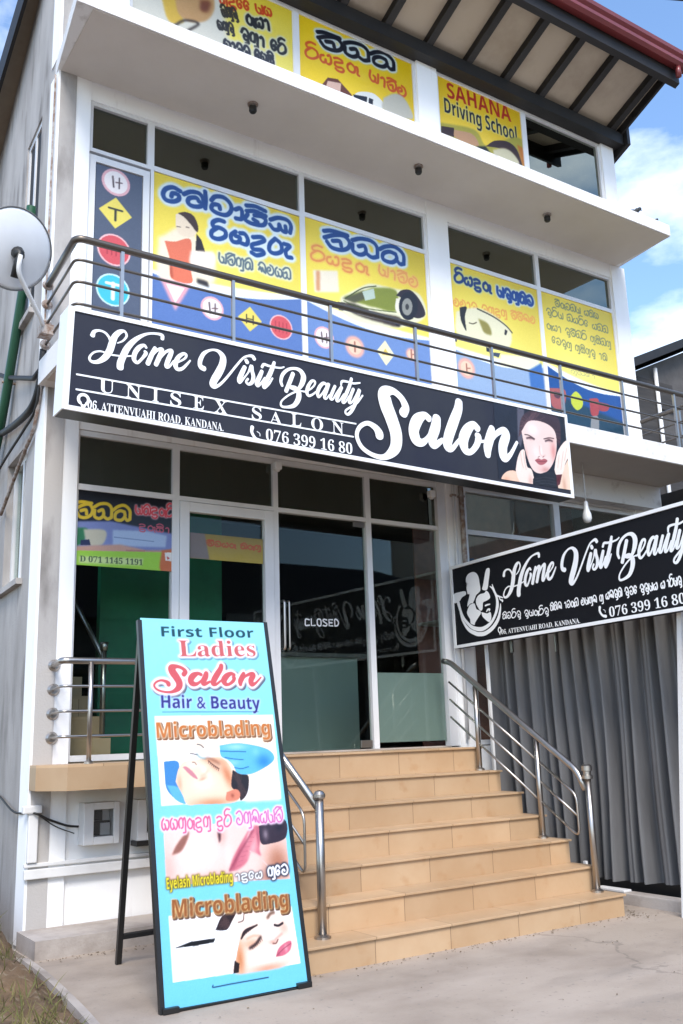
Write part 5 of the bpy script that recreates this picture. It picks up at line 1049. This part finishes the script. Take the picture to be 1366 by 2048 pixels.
t, A = poster('top_poster', 'yellow top floor poster with red English title and brown car, under the open eave', 6.33, 7.635, 7.7, 8.765, YEL)
yellow(A, 7.7, (240,196,30), (246,216,60)); k = cz(860,0,506/1366)
A.text(sansb('SAHANA'), k([(95,525)])[0], k([(440,660)])[0], .20, (186,44,36)); A.text(sansb('Driving School'), k([(80,605)])[0], k([(472,765)])[0], .19, (26,30,46), outline=(236,226,150), ow=1)
A.poly(k([(50,660),(240,700),(310,790),(460,740),(530,800),(540,930),(30,760)]), (176,166,60), 3, True); A.poly(k([(60,680),(130,690),(130,740),(60,720)]), (60,36,28), 1); A.poly(k([(130,700),(230,725),(260,790),(140,745)]), (196,150,110), 1, True)
A.poly(k([(300,790),(350,760),(420,765),(470,810),(500,900),(470,890),(440,830),(370,800)]), (60,36,26), 1, True); A.poly(k([(340,810),(400,800),(450,830),(480,890),(360,860)]), (214,206,170), 2, True); A.poly(k([(250,790),(300,790),(330,830),(270,815)]), (34,36,26), 2); A.poly(k([(470,780),(540,830),(540,920),(500,890)]), (196,120,40), 3, True); A.build('printed_face', t, 0)
# ground floor poster
t, A = poster('shop_poster', 'printed banner with yellow and red titles and a lime strip in the shop window', 2.303, 3.102, 2.735, 3.338, (16,16,26), cell=.005)
k = cz(0,840,400/1366)
A.poly(k([(490,690),(760,690),(900,720),(1195,780),(1195,900),(490,880)]), (128,140,196), 3); A.poly(k([(770,750),(1000,760),(1140,790),(1130,870),(770,860)]), (176,198,232), 2); A.poly(k([(490,735),(600,745),(560,840),(490,850)]), (40,120,70), 3, True); A.poly(k([(570,745),(720,755),(700,850),(600,850)]), (206,200,176), 2, True); A.poly(k([(550,820),(610,815),(620,855),(550,855)]), (30,36,80), 1); A.poly(k([(490,862),(820,850),(1000,890),(1195,890),(1195,920),(490,900)]), (206,160,140), 3); A.line(k([(780,800),(1050,830)]), (110,130,176), .006); A.poly(k([(860,885),(990,890),(990,915),(860,910)]), (190,130,120), 1)
A.poly(k([(480,890),(1200,905),(1200,1045),(480,1000)]), (160,214,60), 1); A.poly(k([(540,930),(980,945),(970,995),(540,975)]), (206,226,150), 3); A.poly(k([(1105,890),(1200,895),(1200,1045),(1095,1025)]), (206,110,60), 3, True); A.poly(k([(1125,905),(1175,905),(1175,965),(1130,960)]), (240,236,230), 0); A.poly(k([(1140,930),(1160,945),(1142,955)]), (190,40,40), 0)
A.text(serif('D 071 1145 1191'), k([(545,966)])[0], k([(975,992)])[0], .048, (44,70,40))
A.sinh(SAHANA, k([(515,660)])[0], k([(900,690)])[0], .125, (232,198,36), .027); A.sinh(['pa','na','du','ru','ri'], k([(925,640)])[0], k([(1190,660)])[0], .085, (222,64,76), .014, outline=(246,200,206), ow=1); A.sinh(gibber(4,61), k([(945,745)])[0], k([(1165,775)])[0], .06, (210,90,110), .010)
A.build('printed_face', t, 0)
# reflected banners painted as a strip across the white framed door
t, A = poster('reflection_strip', 'orange and olive strip painting a banner reflection on the white framed door glass', 3.27, 3.965, 2.86, 3.08, (150,130,60), cell=.005)
A.put(np.ones((A.H,A.W))*np.linspace(1,0,A.H)[:,None]*.7, (196,170,50)); A.sinh(gibber(8,71), (3.36,2.98), (3.95,2.98), .05, (190,80,40), .012, uv=True); A.poly([(3.26,2.86),(3.45,2.86),(3.4,3.1),(3.26,3.1)], (130,120,116), 3, uv=True); A.build('printed_face', t, 0)

# ================================================================== satellite dish
dc = Vector((1.60,6.62,4.97)); dn = Vector((-.18,.92,.36)).normalized()        # faces away from the street
ds = thing('satellite_dish', 'grey satellite dish seen from behind, on a bent white arm at the balcony corner', 'satellite dish', (1.85,6.9,4.55))
ax = dn.cross(Vector((0,0,1))).normalized(); ay = ax.cross(dn)
bm = bmesh.new(); rings = []
for j in range(13):
    r = .285*j/12; d = .055*(j/12)**2
    rings.append([bm.verts.new(dc+dn*d+(ax*math.cos(2*math.pi*i/48)+ay*1.06*math.sin(2*math.pi*i/48))*r) for i in range(48)] if j else [bm.verts.new(dc)])
for i in range(48): bm.faces.new((rings[0][0],rings[1][i],rings[1][(i+1)%48]))
for a, b in zip(rings[1:], rings[2:]):
    for i in range(48): bm.faces.new((a[i],b[i],b[(i+1)%48],a[(i+1)%48]))
rf = obj('reflector', bm, M_DISH, ds, True); md = rf.modifiers.new('thick', 'SOLIDIFY'); md.thickness = .006
rim = [dc+dn*.055+(ax*math.cos(2*math.pi*i/48)+ay*1.06*math.sin(2*math.pi*i/48))*.287 for i in range(49)]
obj('rim', tubes((rim,.007),seg=6), mat('dark_rim', (.12,.12,.12), .4), rf, True)
obj('mount', tubes(([dc-dn*.01-ay*.03,dc-dn*.07-ay*.06],[.05,.035]),([dc-dn*.06-ay*.02,dc-dn*.05-ay*.22],.03)), M_BLACK, ds, True)
obj('arm', tubes((fillet([dc-dn*.075-ay*.05,dc-dn*.09-ay*.18,(1.84,6.82,4.55),(1.90,6.93,4.52)],.10),.018)), M_PVC, ds, True)
obj('wall_bracket', boxes((1.87,1.965,6.88,7.0,4.46,4.54)), M_RUST, ds)
# ================================================================== pipes and cables on the wall
def wl(d, o, z): return Wp(d, o, z)
g = thing('drain_pipe', 'green drain pipe slanting down the weathered side wall', 'pipe', Wp(.8,.06,5)); 
obj('pipe', tubes((fillet([wl(.62,.05,6.05),wl(.76,.05,5.4),wl(1.05,.06,4.85),wl(1.36,.07,4.30),wl(1.9,.08,3.7)],.2),.042)), M_GREEN, g, True)
obj('bracket', tubes(([wl(.80,.0,5.33),wl(.80,.10,5.33)],.012),([wl(1.2,.0,4.58),wl(1.2,.12,4.58)],.012)), M_RUST, g)
c = thing('service_cable', 'bundle of black cables sagging off the building corner under the dish', 'cable', Wp(.1,.05,4.3))
obj('strand', tubes(([wl(3.2,.3,5.1),wl(1.9,.12,4.93),wl(1.2,.06,4.63),wl(.3,.03,4.31),wl(.02,.03,4.30)],.022),seg=8), M_CABLE, c, True)
obj('strand', tubes((catmull([wl(.05,.03,4.32),wl(.12,.04,4.0),wl(.5,.05,3.92),wl(1.2,.06,3.85),wl(2.2,.08,3.7)],6),.012),(catmull([wl(.03,.02,4.46),wl(.06,.03,4.2),wl(.3,.04,4.05),wl(1.0,.05,4.1),wl(1.9,.06,4.25)],6),.030),seg=8), M_CABLE, c, True)
obj('strand', tubes((catmull([wl(.05,.02,4.2),wl(.2,.03,3.86),wl(.6,.03,3.72),wl(1.4,.03,3.4)],6),.016),(catmull([wl(.02,.02,7.0),wl(.03,.02,6.2),wl(.025,.02,5.2),wl(.02,.02,4.35)],6),.009),seg=8), MATS['rusty_bracket'], c, True)
c = thing('conduit', 'white plastic trunking running low along the front wall under the ledge', 'trunking', (2.4,7.16,.5))
obj('horizontal_run', boxes((1.985,3.05,7.135,7.1695,.455,.52),(1.975,3.05,7.128,7.1695,.485,.49),bevel=.004) if 0 else boxes((1.985,3.05,7.135,7.1695,.455,.52),bevel=.006), M_PVC, c)
obj('horizontal_run', boxes((1.985,3.05,7.145,7.1695,.535,.56),bevel=.004), M_PVC, c); obj('vertical_run', boxes((2.0,2.07,7.13,7.1695,.565,.93),bevel=.008), M_PVC, c)
obj('joint_box', boxes((1.955,2.09,7.115,7.1695,.90,.955),bevel=.01), M_PVC, c)
for x, r_, z0, m_, lab in ((6.13,.016,1.3,M_PVC,'thin pale pipe running down the pier right of the doors'),(6.235,.026,2.2,MATS['rusty_bracket'],'wider brownish pipe on the pier above the side sign')):
    t = thing('wall_pipe', lab, 'pipe', (x,7.14,z0), 'pipes on the pier by the doors'); obj('pipe', tubes(([(x,7.14,z0),(x,7.14,3.95)],r_)), m_, t, True)
    obj('clip', boxes(*[(x-r_-.008,x+r_+.008,7.12,7.1695,z,z+.02) for z in (2.9,3.7)]), M_RUST, t)
c = thing('meter_cable', 'thin dark cable dipping from the side wall to the left meter box', 'cable', (2.1,7.15,.85))
obj('strand', tubes((catmull([wl(2.0,.02,1.06),wl(1.0,.02,1.0),wl(.3,.03,.90),(2.03,7.12,.905),(2.15,7.15,.85),(2.28,7.155,.80),(2.37,7.16,.785)],6),.008),(catmull([(2.07,7.155,.89),(2.2,7.16,.80),(2.34,7.16,.74)],6),.004),seg=6), M_CABLE, c, True)
for x0, x1, lab in ((2.38,2.65,'white meter box with a dark window, left one under the ledge'),(2.79,3.06,'white meter box with a shelf below, half hidden by the folding sign')):
    t = thing('meter_box', lab, 'meter box', ((x0+x1)/2,7.15,.66), 'electricity meter boxes under the ledge')
    obj('casing', boxes((x0,x0+.075,7.07,7.199,.655,.95),(x1-.045,x1,7.07,7.199,.655,.95),(x0+.0751,x1-.0451,7.07,7.199,.655,.71),(x0+.0751,x1-.0451,7.07,7.199,.90,.95),(x0+.075,x1-.045,7.16,7.198,.71,.90),bevel=.006), M_PVC, t)
    g = obj('window', boxes((x0+.07,x1-.04,7.085,7.09,.706,.904)), glass_mat('meter_glass',(.85,.85,.85),.5), t)
    obj('dial_plate', boxes((x0+.08,x0+.155,7.12,7.15,.82,.895)), M_DKINT, t); obj('meter_body', boxes((x0+.08,x1-.05,7.14,7.158,.715,.815)), M_BLACK, t); obj('label_card', boxes((x1-.125,x1-.052,7.13,7.139,.715,.80)), M_PVC, t)
    if x0 > 2.7: obj('drip_tray', boxes((x0-.01,x1,7.05,7.18,.618,.654)), M_BLACK, t)
# ================================================================== birds, wires, buildings behind
def bird(x, y, z, lab, s_=1, tail=True):
    t = thing('bird', lab, 'bird', (x,y,z), 'birds on the canopy edge')
    bm = bmesh.new(); bmesh.ops.create_icosphere(bm, subdivisions=3, radius=1)
    for v in bm.verts:
        X = v.co.x; r = .55+.2*X if X < 0 else .75-.25*X*X; v.co = Vector((x+s_*.065*X, y+s_*.034*v.co.y*(r+.3), z+.045*s_+s_*.034*v.co.z*(r+.3)+s_*.03*X))
    obj('body', bm, M_BIRD, t, True)
    bm = bmesh.new(); bmesh.ops.create_icosphere(bm, subdivisions=2, radius=.024*s_, matrix=Matrix.Translation((x+.068*s_,y,z+.092*s_))); tube(bm, [(x+.085*s_,y,z+.09*s_),(x+.115*s_,y,z+.084*s_)], [.009*s_,.001], 6); obj('head', bm, M_BIRD, t, True)
    bm = bmesh.new(); hexa(bm, [(x-.16*s_,y-.014,z+.0*s_),(x-.16*s_,y+.014,z),(x-.05*s_,y+.016,z+.025*s_),(x-.05*s_,y-.016,z+.025*s_),(x-.16*s_,y-.014,z+.008),(x-.16*s_,y+.014,z+.008),(x-.05*s_,y+.016,z+.045*s_),(x-.05*s_,y-.016,z+.045*s_)]); obj('tail', bm, M_BIRD, t)
    obj('leg', tubes(([(x,y-.012,z),(x,y-.012,z+.03*s_)],.003),([(x,y+.012,z),(x,y+.012,z+.03*s_)],.003),seg=5), M_BIRD, t)
bird(8.52, 6.36, 7.19, 'small dark bird perched on the canopy edge, the larger left one'); bird(8.86, 6.36, 7.19, 'tiny dark bird standing at the canopy end, the smaller right one', .55)
for pts, lab in (([(3.2,4.2,6.6),(4.55,3.0,5.76),(6.5,1.2,5.2)],'thin black overhead wire crossing the top right corner of the sky'),([(12.5,10.5,8.6),(20,17,13.0),(40,34,25)],'faint thin wire above the dark shed roof')):
    t = thing('overhead_wire', lab, 'wire', pts[0]); obj('strand', tubes((catmull(pts,6),.006 if len(lab) > 50 else .012),seg=6), M_CABLE, t, True)
sb = thing('timber_shed', 'dark timber clad building with a sloping roof behind the balcony railing end', 'building', (22,16,0))
bm = bmesh.new(); P = [(17.6,14,-.05),(30,14,-.05),(30,14,15.2),(17.9,14,9.7)]
a = [bm.verts.new(p) for p in P]; b = [bm.verts.new((p[0],p[1]+8,p[2])) for p in P]; bm.faces.new(a); bm.faces.new(b[::-1])
for i in range(4): bm.faces.new((a[(i+1)%4],a[i],b[i],b[(i+1)%4]))
obj('wall', bm, M_SHEDP, sb)
bm = bmesh.new(); P = [(17.3,13.6,9.55),(31,13.6,15.8),(31,22.5,15.8),(17.3,22.5,9.55)]; hexa(bm, [*P, *[(p[0],p[1],p[2]+.22) for p in P]]); obj('roof', bm, M_DARKWOOD, sb)
obj('cladding', boxes((17.55,18.6,13.93,13.999,5,9.55),(18.0,19.3,13.94,13.999,8.9,9.6)), M_SHED, sb); obj('cladding', boxes((18.65,30,13.94,13.999,0,8.2)), M_SHED, sb)
w_ = obj('window', boxes((20.1,20.2,13.9,13.998,7.9,9.7),(21.2,21.3,13.9,13.998,7.9,9.7),(20.2,21.2,13.9,13.998,9.6,9.7),(20.2,21.2,13.9,13.998,7.9,8.0)), M_ALU, sb); obj('pane', boxes((20.2,21.2,13.95,13.96,8.0,9.6)), M_TINT, w_)
obj('drain_pipe', tubes(([(18.62,13.88,4),(18.62,13.88,9.9)],.05)), M_PVC, sb, True)
# the far side of the street, seen only in the door glass
ob = thing('street_house', 'low hipped house across the street, mirrored in the door glass', 'building', (23,-28,0))
obj('wall', boxes((2,44,-32,-24,-.1,6.4)), mat('dull_render', (.20,.19,.17), .8), ob)
bm = bmesh.new(); hexa(bm, [(1,-33,6.401),(45,-33,6.401),(45,-23,6.401),(1,-23,6.401),(9,-28.5,10.2),(30,-28.5,10.2),(30,-27.5,10.2),(9,-27.5,10.2)]); obj('roof', bm, M_DARKWOOD, ob)
for x in (6,13,20,27,34): obj('window', boxes((x,x+1.8,-23.999,-23.93,1.1,2.6)), M_ALU, ob)

tb = thing('sky_blocker', 'tall plain block added across the street, darkening the mirror image right of the doors', 'building', (58,-30,0))  # unseen block added to keep bright sky out of the right window's reflection
obj('wall', boxes((42,74,-42,-29,-.1,18)), MATS['dull_render'], tb)
for x in (46,52,58): obj('window', boxes((x,x+2,-28.999,-28.93,8,10)), M_ALU, tb)
